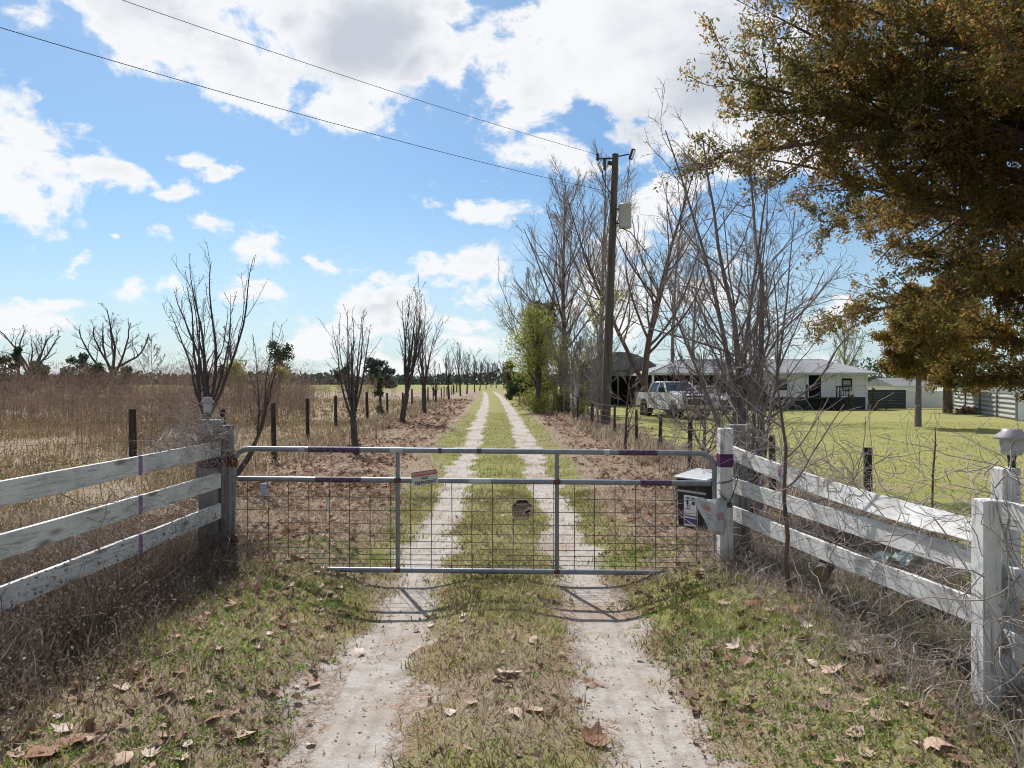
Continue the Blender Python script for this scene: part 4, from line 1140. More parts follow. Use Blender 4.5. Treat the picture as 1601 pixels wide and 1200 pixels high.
# ------------------------------------------------------------------ trees
def grow(r, st, d, Ln, r0, K, wob=.12, up=.08, taper=.45):
    P = [st]; d = unit(d); step = (Ln / (K - 1))[:, None]
    for k in range(K - 1):
        d = unit(d + r.normal(0, wob, d.shape) + np.array([0, 0, up]))
        P.append(P[-1] + d * step)
    return np.stack(P, 1), r0[:, None] * np.linspace(1, taper, K)[None], Ln
def spawn(r, br, per, t0, t1, ang, asd, lf, rf, shape=.5, lsd=.25, rmax=.8):
    P, Rr, Ln = br; B, K, _ = P.shape
    t = (np.arange(per)[None] + r.random((B, per))) / per * (t1 - t0) + t0
    f = t * (K - 1); i = np.minimum(f.astype(int), K - 2); w = (f - i)[..., None]
    b = np.arange(B)[:, None]
    pos = P[b, i] * (1 - w) + P[b, i + 1] * w
    tan = unit(P[b, i + 1] - P[b, i])
    rad = (Rr[b, i] * (1 - w[..., 0]) + Rr[b, i + 1] * w[..., 0])
    ax = np.where(np.abs(tan[..., 2:3]) > .85, [[[1., 0, 0]]], [[[0, 0, 1.]]])
    n1 = unit(np.cross(tan, ax)); n2 = np.cross(tan, n1)
    phi = r.uniform(0, 2 * PI, (B, per)) + np.arange(per)[None] * 2.4
    a = np.radians(r.normal(ang, asd, (B, per)))[..., None]
    d = tan * np.cos(a) + (n1 * np.cos(phi)[..., None] + n2 * np.sin(phi)[..., None]) * np.sin(a)
    L2 = Ln[:, None] * lf * (1 - shape * (t - t0) / (t1 - t0 + 1e-6)) * np.clip(r.normal(1, lsd, (B, per)), .35, 1.8)
    return pos.reshape(-1, 3), d.reshape(-1, 3), L2.reshape(-1), np.minimum(rad * rmax, np.maximum(rad * rf, .0)).reshape(-1)
def cards(r, C, size, aspect=.55, dirs=None):
    n = len(C)
    tv = np.array([(0, 0, 0), (.5, aspect / 2, .08), (1, 0, 0), (.5, -aspect / 2, .08)])
    return inst(tv, np.array([(0, 1, 2, 3)]), C, rotm(r.uniform(0, 6.28, n), r.uniform(-1.2, 1.2, n), r.uniform(0, 6.28, n)), size)
def add_br(A, br, S, mi=0, rmin=0.):
    A.add(*tubes(br[0], np.maximum(br[1], rmin), S), mi, True)
def one(v): return np.array([v], float)

def vase_tree(label, x, y, H, spread, nst, seed, fork=.9, r=.09, lean=(0, 0), rmin=.004, name='bare_tree', group=None, dens=1., m='bark_dark', splay=18., moss=False, z=None, wob=.09, spurs=True):
    """upright bare tree: short trunk, several rising stems, stubby spurs"""
    q = np.random.default_rng(seed); z = 0. if z is None else z
    t = thing(name, label, 'tree', (x, y, z), group)
    b = np.array([[x, y, z - .1]])
    tr = grow(q, b, np.array([[lean[0], lean[1], 1.]]), one(fork + .1), one(r), 5, .05, .05, .8)
    top = tr[0][0, -1]; td = unit(tr[0][0, -1] - tr[0][0, -2])
    az = np.arange(nst) * 2 * PI / nst * 1.0 + q.uniform(-.4, .4, nst); an = np.radians(splay) * q.uniform(.35, 1.25, nst)
    d = td[None] + np.stack([np.cos(az) * np.tan(an), np.sin(az) * np.tan(an) * .8, np.zeros(nst)], -1)
    hs = (H - fork) * q.uniform(.62, 1.04, nst) / np.cos(an * .5)
    st0 = tr[0][0, -1][None] - td[None] * q.uniform(0, .35, nst)[:, None] * min(fork, 1.)
    st = grow(q, st0, d, hs, r * q.uniform(.30, .46, nst), 11, wob, .17, .12)
    A = Acc(); add_br(A, tr, 9); add_br(A, st, 6, 0, rmin * .7); A.build('trunk', M[m], t)
    l2 = grow(q, *spawn(q, st, max(3, int(7 * dens)), .22, .99, 34, 11, .30, .48, .55), 7, .11, .14, .25)
    A = Acc(); add_br(A, l2, 4, 0, rmin * .7)
    if spurs:
        l3 = grow(q, *spawn(q, l2, max(3, int(6 * dens)), .15, 1.0, 46, 15, .26, .5, .3, .5), 4, .14, .1, .35); add_br(A, l3, 3, 0, rmin * .5)
        l4 = grow(q, *spawn(q, st, max(3, int(12 * dens)), .2, 1.0, 60, 15, .035, .45, .1, .5), 3, .1, .1, .7); add_br(A, l4, 3, 0, rmin * .7)
    A.build('crown', M[m], t)
    return t

def left_row():
    def gx(px, Y): return (px - 800.5) / 1110 * Y
    vase_tree('tall dark bare tree with many upright stems behind the small lantern', gx(311, 14), 14., 4.95, 1, 9, 21, 1.35, .095, (.0, .05), .006, splay=23, wob=.10)
    vase_tree('low bare tree leaning right beside the tall dark one at left', gx(338, 13), 13., 3.7, 1, 4, 24, 1.1, .06, (.75, 0), .006, splay=20)
    vase_tree('vase shaped bare tree behind the gate, left of the driveway, nearest of its row', gx(557, 19.4), 19.4, 4.3, 1, 9, 31, 1.25, .10, (-.06, 0), .007, splay=20, wob=.06)
    vase_tree('dense upright bare tree, second of the row left of the driveway', gx(628, 34), 34., 6.4, 1, 11, 32, 1.5, .15, (.05, 0), .011, dens=1.2, splay=15, wob=.055)
    vase_tree('slim bare tree just right of the dense second one in the left row', gx(663, 45), 45., 6.4, 1, 9, 33, 1.6, .15, (0, 0), .014, splay=13)
    vase_tree('small bushy bare tree low in the left row', gx(681, 62), 62., 4.0, 1, 8, 34, .8, .10, (0, 0), .018, dens=.8)
    for i, (px, Y, H, lab) in enumerate(((702, 78, 6.0, 'bare tree in the left row with a clear dark trunk'), (720, 98, 7.6, 'taller bare tree further along the left row'), (730, 112, 7.8, 'bare tree crowding the taller one in the left row'),
                                          (742, 132, 7.4, 'far bare tree of the left row where the driveway narrows'), (750, 155, 7.2, 'very far bare tree near the left row end'), (760, 185, 8.5, 'farthest bare tree closing the left row'))):
        vase_tree(lab, gx(px, Y), float(Y), H, 1, 9, 40 + i, 1.6, .14, (0, 0), .00028 * Y, dens=.8, splay=16)
    for i, (px, Y, H, lab) in enumerate(((776, 215, 9, 'grey bare tree beyond the driveway end'), (788, 190, 8.5, 'grey bare tree right of the driveway end'), (768, 240, 9, 'hazy bare tree in the gap at the driveway end'))):
        vase_tree(lab, gx(px, Y), float(Y), H, 1, 10, 60 + i, 2, .15, (0, 0), .00028 * Y, dens=.8, splay=20)
left_row()

def dead_oak(label, px, Y, H, seed, flip=1):
    q = np.random.default_rng(seed); x = (px - 800.5) / 1110 * Y
    t = thing('dead_oak', label, 'tree', (x, Y, 0))
    tr = grow(q, np.array([[x, Y, -.2]]), np.array([[.02, 0, 1.]]), one(H * .32), one(.50), 5, .04, .1, .8)
    top = tr[0][0, -1]; n = 7
    az = np.array([0.1, 2.9, .5, 2.5, 1.4, 4.4, 5.3]) * flip; an = np.radians([58, 64, 30, 24, 8, 24, 22])
    d = np.stack([np.cos(az) * np.sin(an), np.sin(az) * np.sin(an), np.cos(an)], -1)
    L1 = H * np.array([.58, .62, .62, .64, .66, .5, .5])
    st = grow(q, np.repeat(top[None], n, 0) - np.array([[0, 0, 1.]]) * q.uniform(0, 2.2, n)[:, None], d, L1 * 1.08, np.full(n, .23), 9, .14, .10, .30)
    A = Acc(); add_br(A, tr, 8); add_br(A, st, 6); A.build('trunk', M['bark_dark'], t)
    l2 = grow(q, *spawn(q, st, 5, .35, .98, 42, 14, .38, .6, .4), 7, .2, .08, .4)
    l3 = grow(q, *spawn(q, l2, 5, .2, 1, 45, 15, .35, .5, .3), 5, .2, .05, .4)
    l4 = grow(q, *spawn(q, l3, 6, .2, 1, 45, 15, .5, .5, .3), 4, .2, .05, .4)
    A = Acc(); add_br(A, l2, 4, 0, .035); add_br(A, l3, 3, 0, .018); add_br(A, l4, 3, 0, .010); A.build('crown', M['bark_dark'], t)
dead_oak('spreading dead oak at the left skyline, its broad bare crown arching wide', 177, 120., 15.2, 5)
dead_oak('narrower dead oak at the far left edge of the field', 47, 125., 13.2, 9, -1)

def leafmat(name, cols, trans=.35, scale=.6): return mat(name, cols, scale, .7, island=True, trans=trans, spec=.2)
M['pinegreen'] = leafmat('dark_evergreen_foliage', [(.02, .036, .02), (.05, .08, .04), (.11, .14, .07)], .3)
M['hazegreen'] = leafmat('haze_tinted_tree_foliage', [(.035, .05, .045), (.07, .09, .075), (.11, .125, .10)], .2, .2)  # distance haze is put into this bluish base colour
M['limegreen'] = leafmat('spring_green_foliage', [(.15, .17, .03), (.30, .32, .07), (.46, .46, .16)], .6)
M['hollygreen'] = leafmat('glossy_dark_foliage', [(.02, .035, .015), (.05, .08, .03), (.13, .15, .07)], .3)
M['willowgreen'] = leafmat('willow_green_foliage', [(.11, .125, .028), (.27, .28, .065), (.46, .46, .15)], .55)
M['magnolia'] = leafmat('olive_brown_foliage', [(.035, .042, .018), (.10, .10, .042), (.24, .19, .10)], .35)

def leafy(name, label, cat, px, Y, zt, wid, m, seed, n=1600, leaf=.35, zb=.4, bark='bark_dark', clumps=9, group=None, pointed=False, asp=.6, gx=None):
    """tree or bush: trunk with limbs into leaf clumps of uneven size"""
    q = np.random.default_rng(seed); x = (px - 800.5) / 1110 * Y if gx is None else gx
    t = thing(name, label, cat, (x, Y, 0), group)
    H = zt; cz = q.uniform(zb, H * .93, clumps); rel = (cz - zb) / (H - zb)
    prof = (1 - rel) * .9 + .12 if pointed else np.sqrt(np.clip(1 - (rel * 1.7 - .75) ** 2, .08, 1))
    az = q.uniform(0, 6.28, clumps); rr = wid * .62 * prof * q.uniform(.2, 1, clumps)
    C = np.stack([x + np.cos(az) * rr, Y + np.sin(az) * rr, cz], -1)
    rad = wid * (.42 if not pointed else .34) * prof * q.uniform(.6, 1.15, clumps) + .05 * wid
    A = Acc()
    tube(A, [(x, Y, -.1), (x + .02 * H, Y, H * .45), (x, Y, H * .86)], [.028 * H + .02, .02 * H, .006 * H], 7)
    lim = np.stack([np.stack([np.full(clumps, x + .0), np.full(clumps, Y), cz * .55], -1), (C + np.stack([np.full(clumps, x), np.full(clumps, Y), cz * .7], -1)) / 2, C], 1)
    A.add(*tubes(lim, np.full((clumps, 3), .01 * H) * [1, .7, .3], 4))
    A.build('trunk', M[bark], t)
    k = q.integers(0, clumps, n); u = unit(q.normal(0, 1, (n, 3))) * (q.random(n) ** .45)[:, None]
    pos = C[k] + u * rad[k][:, None] * np.array([1, 1, .85])
    pos[:, 2] = np.maximum(pos[:, 2], .05)
    A = Acc(); A.add(*cards(q, pos, leaf * q.uniform(.5, 1.3, n), asp)); A.build('crown', M[m], t)
    return t
def far_left():
    for i, (px, Y, zt, w, lab) in enumerate(((28, 105, 7.5, 2.6, 'dark conifer at the far left edge below the narrow dead oak'), (62, 110, 5.2, 2.4, 'low dark conifer right of the far left conifer'),
            (124, 118, 6.6, 3.6, 'wide dark evergreen left of the spreading dead oak'), (150, 112, 5.4, 2.6, 'dark evergreen just left of the spreading oak trunk'), (100, 130, 5.2, 2.2, 'small pointed conifer between the two dead oaks'),
            (200, 130, 4.6, 2.4, 'low evergreen right of the spreading dead oak'), (8, 100, 5.6, 2.2, 'dark evergreen cut by the left edge'))):
        leafy('evergreen_tree', lab, 'tree', px, float(Y), zt, w, 'pinegreen', 100 + i, 3200, .36, .3, pointed=i in (0, 4), clumps=12)
    leafy('flat_topped_pine', 'tall pine with layered flat crown beside yellow green bushes', 'tree', 436, 135., 9.6, 3.2, 'pinegreen', 131, 1700, .5, 4.2, clumps=9)
    leafy('spring_bush', 'yellow green bush under the flat topped pine', 'bush', 436, 105., 4.2, 2.6, 'limegreen', 132, 1100, .42, .3)
    leafy('spring_bush', 'yellow green bush behind the leaning bare tree', 'bush', 372, 95., 4.8, 2.4, 'limegreen', 133, 1100, .42, .3)
    leafy('dark_bush', 'dark green bush left of the yellow green one behind the leaning tree', 'bush', 348, 110., 4.8, 2.0, 'hazegreen', 134, 800, .5, .3)
    leafy('broad_oak', 'far rounded dark oak between the vase tree and the dense bare tree', 'tree', 587, 230., 9.2, 5.5, 'hazegreen', 135, 2200, .9, .8, clumps=14)
    leafy('broad_oak', 'lower far dark tree right of the rounded oak', 'tree', 607, 215., 6.4, 4.0, 'hazegreen', 136, 1300, .9, .6, clumps=10)
    leafy('broad_oak', 'far dark tree glimpsed through the vase shaped tree', 'tree', 540, 225., 8.0, 4.6, 'hazegreen', 137, 1500, .9, .6, clumps=10)
    leafy('cedar_bush', 'small brownish cedar bush by the left fence posts', 'bush', 594, 40., 2.5, .75, 'magnolia', 138, 900, .16, .15, pointed=True)
    for i, (px, Y, H, lab) in enumerate(((240, 125., 9.5, 'thin grey bare tree right of the spreading dead oak'), (368, 100., 9.5, 'thin grey bare tree behind the leaning tree'), (192, 140., 6.5, 'faint bare sapling beyond the brush at left'))):
        sycamore(lab, px, Y, H, 300 + i, 'twig_pale', .12, nb=14, rm=.03, z0=.25)
def sycamore(label, px, Y, H, seed, m='bark_pale', r=.22, nb=30, rm=.009, z0=.22, leaf=None, lean=0., fork=0, name='bare_tree', ang=46, wide=.36, twigm='twig_pale', n3=8):
    """tall bare tree with a leading trunk and rising branches"""
    q = np.random.default_rng(seed); x = (px - 800.5) / 1110 * Y
    t = thing(name, label, 'tree', (x, Y, 0))
    nst = 1 + fork
    d = np.zeros((nst, 3)); d[:, 2] = 1; d[:, 0] = lean
    for i in range(1, nst): d[i, 0] = lean - .55 if i % 2 else lean + .45
    st = np.repeat(np.array([[x, Y, -.1]]), nst, 0)
    for i in range(1, nst): st[i, 2] = H * .12
    tr = grow(q, st, d, np.array([H] + [H * .8] * fork), np.array([r] + [r * .6] * fork), 14, .035, .06, .12)
    l1 = grow(q, *spawn(q, tr, nb, z0, .98, ang, 9, wide, .5, .72), 9, .07, .10, .3)
    l2 = grow(q, *spawn(q, l1, 7, .2, 1, 36, 10, .42, .5, .5), 6, .09, .09, .35)
    l3 = grow(q, *spawn(q, l2, n3, .15, 1, 34, 12, .48, .55, .4), 4, .10, .08, .4)
    A = Acc(); add_br(A, tr, 8); add_br(A, l1, 5, 0, rm * 1.3); A.build('trunk', M[m], t)
    A = Acc(); add_br(A, l2, 4, 0, rm * .8); add_br(A, l3, 3, 0, rm * .55)
    A.build('crown', M[twigm], t)
    if leaf:
        mname, n, size, z1 = leaf
        tips = l3[0][:, -1]; tips = tips[tips[:, 2] < H * z1]
        k = q.integers(0, len(tips), n)
        A = Acc(); A.add(*cards(q, tips[k] + q.normal(0, .12, (n, 3)), size * q.uniform(.5, 1.3, n), .5)); A.build('leaves', M[mname], t)
    return t
far_left()

def right_row():
    sycamore('tall bare sycamore with brown trunk left of the power pole', 886, 46., 15.6, 401, 'bark_brown', .21, 30, .013, .25, lean=.01)
    sycamore('tall bare sycamore directly behind the power pole', 936, 52., 18.4, 402, 'bark_pale', .22, 32, .014, .25, leaf=('limegreen', 500, .20, .45), lean=.02)
    sycamore('bare sycamore right of the power pole with a second trunk leaning left', 1006, 43., 15.5, 403, 'bark_brown', .24, 26, .012, .22, lean=.035, fork=1)
    sycamore('slender bare tree close left of the pole with sparse new leaves', 925, 34., 8.4, 404, 'bark_grey', .10, 18, .009, .22, leaf=('limegreen', 420, .13, .8), lean=.03)
    sycamore('bare tree budding pale green at the far left of the right hand row', 826, 80., 14.5, 405, 'bark_grey', .2, 26, .020, .18, leaf=('limegreen', 1300, .20, .75), wide=.42)
    sycamore('tall grey bare tree behind the olive brown magnolia', 852, 66., 15.8, 406, 'bark_grey', .2, 28, .017, .25, wide=.34)
    sycamore('very tall thin bare tree right of the power pole top', 1052, 60., 18.0, 407, 'bark_pale', .2, 28, .015, .3, wide=.26, ang=36)
    sycamore('bare tree behind the carport roof right of the pole', 1085, 66., 15.0, 408, 'bark_pale', .2, 26, .017, .25, wide=.34)
    sycamore('bare tree rising behind the bushy tree at the right gate post', 1175, 70., 17.0, 409, 'bark_pale', .22, 28, .018, .2, wide=.33)
    leafy('magnolia_tree', 'olive brown evergreen magnolia standing left of the brown sycamore trunk', 'tree', 846, 54., 9.4, 1.9, 'magnolia', 410, 4200, .24, 1.0, clumps=16, pointed=False)
    leafy('willow_bush', 'tall feathery yellow green bush in front of the magnolia', 'bush', 840, 45., 6.9, 2.7, 'willowgreen', 411, 11000, .17, .4, clumps=26, asp=.34)
    leafy('willow_bush', 'lower sparse green bush right of the feathery yellow green one', 'bush', 876, 42., 5.0, 1.6, 'willowgreen', 412, 3500, .15, .3, clumps=12, asp=.35)
    leafy('spring_bush', 'yellow green shoots near the fence left of the power pole', 'bush', 908, 40., 3.8, 1.5, 'limegreen', 413, 1500, .12, .3, clumps=9)
    leafy('holly_bush', 'low glossy dark green bush at the foot of the yellow green one', 'bush', 812, 60., 2.7, 1.25, 'hollygreen', 414, 2200, .22, .1, clumps=9)
    leafy('holly_bush', 'round dark green bush right of the glossy low one by the driveway', 'bush', 834, 50., 2.4, 1.15, 'hollygreen', 415, 1900, .18, .1, clumps=8)
    leafy('mossy_tree', 'dark narrow evergreen behind the feathery bush at the driveway', 'tree', 800, 78., 5.2, 1.4, 'magnolia', 416, 1600, .28, .4, clumps=10)
    sycamore('pale leafing bare tree behind the white house', 1322, 84., 9.4, 417, 'bark_pale', .2, 22, .022, .2, leaf=('limegreen', 900, .24, 1.), wide=.45)
    sycamore('brushy bare shrub right beside the power pole foot', 978, 19.5, 3.0, 418, 'bark_dark', .045, 12, .005, .12, wide=.36, ang=46)
    sycamore('thin bare shrub by the wire fence in front of the dark shed', 935, 33., 4.6, 420, 'bark_grey', .05, 16, .008, .1, wide=.42)
right_row()
def screen():
    for i, (px, Y, H, lab) in enumerate(((898, 37, 5.2, 'twiggy bare shrub left of the power pole near the fence'), (918, 44, 6.0, 'grey twiggy sapling in front of the left half of the metal shed'), (940, 42, 5.0, 'twiggy bare shrub in front of the dark shed bays'),
            (870, 50, 7.5, 'grey sapling rising through the yellow green bushes'), (1100, 17, 3.0, 'low twiggy shrub on the fence line left of the right gate post'))):
        sycamore(lab, px, float(Y), H, 450 + i, 'bark_grey', .05, 20, .010 if Y > 30 else .006, .08, wide=.45, ang=42, n3=7, twigm='twig', fork=1)
screen()

def thorn_tree():
    """the twiggy many-stemmed bare tree behind the right gate post"""
    q = np.random.default_rng(611); x, y = 3.05, 9.3
    t = thing('bare_thicket_tree', 'large twiggy bare tree with many stems behind the right gate post', 'tree', (x, y, 0))
    ends = [(1035, 200, 8.9), (1098, 205, 9.6), (1128, 330, 9.0), (1165, 225, 10.2), (1205, 250, 9.9), (1240, 330, 10.4), (1010, 430, 8.4), (1290, 430, 9.6), (1060, 455, 10.2), (1190, 420, 8.6)]
    n = len(ends); E = np.array([at(*e) for e in ends]); B = np.stack([x + q.normal(0, .13, n), y + q.normal(0, .13, n), np.zeros(n)], -1)
    K = 12; s = np.linspace(0, 1, K)[None, :, None]
    dv = E - B; P = B[:, None] + dv[:, None] * s
    horiz = dv.copy(); horiz[:, 2] = 0
    P = P - horiz[:, None] * (np.sin(PI * s) * .16)
    wob = np.cumsum(q.normal(0, .025, (n, K, 3)), 1) * np.sin(PI * s * .9); P = P + wob
    Ln = np.linalg.norm(dv, axis=1)
    r0 = .058 * Ln / Ln.max() * q.uniform(.7, 1.1, n)
    st = (P, r0[:, None] * np.linspace(1, .12, K)[None], Ln)
    l1 = grow(q, *spawn(q, st, 14, .24, .98, 42, 14, .30, .5, .55), 8, .13, .03, .3)
    l2 = grow(q, *spawn(q, l1, 8, .15, 1, 46, 16, .36, .55, .4), 6, .16, .02, .4)
    l3 = grow(q, *spawn(q, l2, 4, .15, 1, 48, 16, .36, .7, .3), 4, .16, .02, .5)
    A = Acc(); add_br(A, st, 7, 0, .007); A.build('trunk', M['bark_grey'], t)
    A = Acc(); add_br(A, l1, 5, 0, .0038); add_br(A, l2, 3, 0, .0025); add_br(A, l3, 3, 0, .0019); A.build('crown', M['twig'], t)
    # low thorny shoots at its foot
    t = thing('bare_shrub', 'low tangle of thorny bare shoots around the right gate post', 'shrub', (2.6, 8.6, 0))
    n = 26; b = np.stack([q.uniform(1.9, 4.4, n), q.uniform(7.9, 10.5, n), np.full(n, .05)], -1)
    st = grow(q, b, np.stack([q.normal(0, .6, n), q.normal(0, .4, n), np.full(n, .8)], -1), q.uniform(.9, 2.0, n), np.full(n, .011), 9, .18, -.02, .4)
    l1 = grow(q, *spawn(q, st, 9, .15, 1, 55, 15, .32, .65, .4), 6, .18, 0, .4); l2 = grow(q, *spawn(q, l1, 5, .2, 1, 50, 15, .35, .7, .4), 4, .18, 0, .5)
    A = Acc(); add_br(A, st, 5, 0, .004); A.build('stems', M['twig_pale'], t)
    A = Acc(); add_br(A, l1, 4, 0, .003); add_br(A, l2, 3, 0, .0024); A.build('twigs', M['twig_pale'], t)
    # thin sapling in front of the right fence
    zb = .15; P = [at(1236, 925, 5.75), at(1228, 880, 5.75), at(1232, 840, 5.76), at(1226, 780, 5.78), at(1229, 700, 5.8), at(1215, 600, 5.82), at(1216, 500, 5.85), at(1209, 425, 5.88)]
    t = thing('sapling', 'thin dark sapling growing up in front of the right plank fence', 'sapling', (P[0].x, P[0].y, P[0].z))
    A = Acc(); tube(A, P, [.023, .021, .019, .016, .013, .010, .007, .004], 8); A.build('trunk', M['bark_brown'], t)
    sp = (np.array([P]), np.array([[.03, .027, .024, .021, .018, .013, .009, .004]]), one(3.0))
    l1 = grow(q, *spawn(q, sp, 11, .42, .97, 48, 10, .26, .5, .3), 7, .10, .08, .3); l2 = grow(q, *spawn(q, l1, 5, .2, 1, 45, 12, .35, .6, .4), 5, .12, .03, .4)
    A = Acc(); add_br(A, l1, 4, 0, .003); add_br(A, l2, 3, 0, .0024); A.build('twigs', M['twig'], t)
    # tall dry stalk at the lawn edge
    P = [at(1456, 800, 8.2), at(1459, 740, 8.2), at(1463, 690, 8.2), at(1462, 668, 8.2)]; P[0].z = .0
    A = Acc(); tube(A, P, [.013, .011, .009, .004], 6)
    for k in range(14):
        p = Vector(P[0]).lerp(P[3], .3 + k * .045); s_ = -1 if k % 2 else 1; tube(A, [p, p + Vector((.02 * s_, 0, .025)), p + Vector((.03 * s_, 0, .045))], .004, 4)
    props(A.build('dry_stalk', M['bark_brown'], None, P[0]), 'single dry weed stalk standing against the lawn', 'stalk')
thorn_tree()

def vines():
    """bare creepers over the fences"""
    q = np.random.default_rng(71)
    def tangle(name, label, spine, n, spread, Lr, r, up=.3, m='twig_pale', K=9, wob=.5):
        S = np.array(spine); k = q.random(n) * (len(S) - 1); i = np.minimum(k.astype(int), len(S) - 2); w = (k - i)[:, None]
        b = S[i] * (1 - w) + S[i + 1] * w + q.normal(0, 1, (n, 3)) * spread
        d = S[i + 1] - S[i]; d = unit(d) * np.where(q.random(n) < .5, 1, -1)[:, None] + q.normal(0, .7, (n, 3)) + np.array([0, 0, up])
        st = grow(q, b, d, q.uniform(*Lr, n), r * q.uniform(.5, 1.3, n), K, wob, -.05, .5)
        l1 = grow(q, *spawn(q, st, 3, .2, 1, 55, 18, .3, .7, .3), 5, .3, -.03, .5)
        A = Acc(); add_br(A, st, 5); add_br(A, l1, 3, 0, .0016)
        o = A.build(name, M[m], None, spine[0]); props(o, label, 'vine')
    tangle('bare_vine', 'matted bare vine over the weathered post and rail left of the gate', [(-3.05, 6.9, 1.45), (-2.98, 7.12, 1.52), (-3.1, 6.2, 1.47)], 220, (.05, .06, .06), (.2, .6), .0038, .1)
    tangle('bare_vine', 'matted grey vine draped over the sagging top rail at right', [(2.35, 7.1, 1.5), (2.45, 6.2, 1.34), (2.60, 5.2, 1.25), (2.68, 4.3, 1.22)], 125, (.09, .12, .06), (.4, 1.1), .0036, .15, wob=.32)
    tangle('bare_vine', 'thick twisting vine climbing the right corner post and lantern', [(2.60, 3.86, .35), (2.68, 3.84, .9), (2.66, 3.86, 1.38), (2.86, 4.05, 1.65)], 48, (.07, .05, .05), (.35, 1.0), .0045, .2, wob=.3)
    tangle('bare_vine', 'long loose vine runners hanging across the right fence rails', [(2.33, 6.9, .6), (2.48, 5.6, .75), (2.60, 4.4, .8)], 60, (.04, .2, .25), (.5, 1.2), .0028, 0, wob=.22)
    tangle('bare_vine', 'thin vines trailing over the left fence rails', [(-3.0, 6.8, .9), (-3.12, 5.4, .95), (-3.2, 4.3, 1.0)], 46, (.05, .25, .28), (.3, .8), .0026, .1, 'twig', wob=.35)
    tangle('bare_vine', 'heap of pale dead vine stems at the foot of the right corner post', [(2.2, 4.6, .33), (2.45, 4.1, .38), (2.7, 3.7, .40), (2.9, 3.3, .4)], 80, (.14, .2, .08), (.3, .8), .0032, .3, wob=.45)
    tangle('bare_vine', 'arching dead vine stems heaped below the middle of the right fence', [(1.75, 7.0, .34), (2.0, 6.2, .34), (2.25, 5.4, .34), (2.4, 4.8, .34)], 70, (.16, .2, .07), (.3, .8), .0028, .3, wob=.45)
    tangle('bare_vine', 'dark dead creeper bunched round the foot of the left gate post', [(-2.9, 7.0, .25), (-2.95, 6.9, .6), (-3.0, 6.6, .3)], 90, (.13, .14, .10), (.2, .6), .003, .3, 'twig', wob=.45)
vines()

def cedar(label, x, y, H, zlow, reach, seed, nb=64, n2=15, n3=9, spr=3, trunk_r=.28, tm='bark_brown', rust=.5, size=.11, mname='cedar_foliage', name='red_cedar', tuft=10, extra=()):
    q = np.random.default_rng(seed)
    t = thing(name, label, 'tree', (x, y, 0))
    tr = grow(q, np.array([[x, y, -.2]]), np.array([[0, 0, 1.]]), one(H), one(trunk_r), 12, .02, .1, .1)
    zz = zlow + (H * .97 - zlow) * (np.arange(nb) + q.random(nb)) / nb
    az = np.arange(nb) * 2.39996 + q.normal(0, .25, nb)
    f = np.interp(zz, [z for z, _ in reach], [v for _, v in reach]) * q.uniform(.78, 1.06, nb)
    cen = np.stack([np.interp(zz, tr[0][0, :, 2], tr[0][0, :, 0]), np.interp(zz, tr[0][0, :, 2], tr[0][0, :, 1]), zz], -1)
    d = np.stack([np.cos(az), np.sin(az), q.uniform(-.08, .35, nb)], -1)
    if len(extra):
        ex = np.array(extra); c0 = np.stack([np.full(len(ex), x), np.full(len(ex), y), ex[:, 2] - .9], -1); dv = ex - c0
        cen = np.concatenate([cen, c0]); d = np.concatenate([d, unit(dv)]); f = np.concatenate([f, np.linalg.norm(dv, axis=1)])
    l1 = grow(q, cen, d, f, .015 * f + .010, 10, .05, .01, .1)
    l2 = grow(q, *spawn(q, l1, n2, .15, 1, 46, 14, .22, .5, .35), 7, .12, .05, .3)
    l3 = grow(q, *spawn(q, l2, n3, .10, 1, 44, 15, .36, .6, .4), 5, .14, .05, .4)
    A = Acc(); add_br(A, tr, 10); add_br(A, l1, 6); A.build('trunk', M[tm], t)
    A = Acc(); add_br(A, l2, 4, 0, .006); add_br(A, l3, 3, 0, .0035); A.build('branches', M['bark_brown'], t)
    # mossy tufts of scale leaves along the finest shoots
    P, Rr, Ln = l3; B, K, _ = P.shape
    f_ = q.uniform(.25, 1., (B, spr)) * (K - 1); i = np.minimum(f_.astype(int), K - 2); w = (f_ - i)[..., None]; b = np.arange(B)[:, None]
    pos = (P[b, i] * (1 - w) + P[b, i + 1] * w).reshape(-1, 3)
    if name == 'red_cedar' and H > 10:
        kp = q.random(len(pos)) < np.where((pos[:, 0] > 13) | (pos[:, 1] > 14.5), .25, 1.); pos = pos[kp]
    pos = np.repeat(pos, tuft, 0); m_ = len(pos)
    A = Acc(); A.add(*cards(q, pos + q.normal(0, size * .75, (m_, 3)), size * q.uniform(.55, 1.5, m_), .42))
    A.build('foliage', M[mname], t)
    return t
M['cedar_foliage'] = mat('rusty_green_cedar_foliage', [(.0, (.065, .078, .024)), (.40, (.16, .155, .046)), (.62, (.29, .185, .058)), (1., (.50, .265, .095))], .9, .75, island=True, trans=.58, spec=.15)
cedar('huge red cedar with rusty green foliage overhanging the yard at right', 9.0, 10.4, 13.0, 1.9,
      [(1.8, 2.6), (2.4, 3.0), (3, 3.6), (4.2, 4.7), (5.2, 5.0), (6.0, 5.0), (7., 5.3), (8, 5.0), (11, 3.2), (13, .8)], 901, 84, 32, 10, 2, size=.064, tuft=10,
      extra=[tuple(at(*e)) for e in ((1125, 122, 10.0), (1150, 165, 10.3), (1170, 208, 9.8), (1125, 172, 10.1), (1255, 40, 10.0), (1205, 262, 10.4))])
cedar('small cedar on the lawn with a bare straight trunk before the house yard', 18.3, 32., 6.4, 2.2, [(2.2, 1.6), (4, 1.9), (6.4, .5)], 902, 36, 14, 8, 2, .16, 'bark_grey', size=.12, tuft=8)
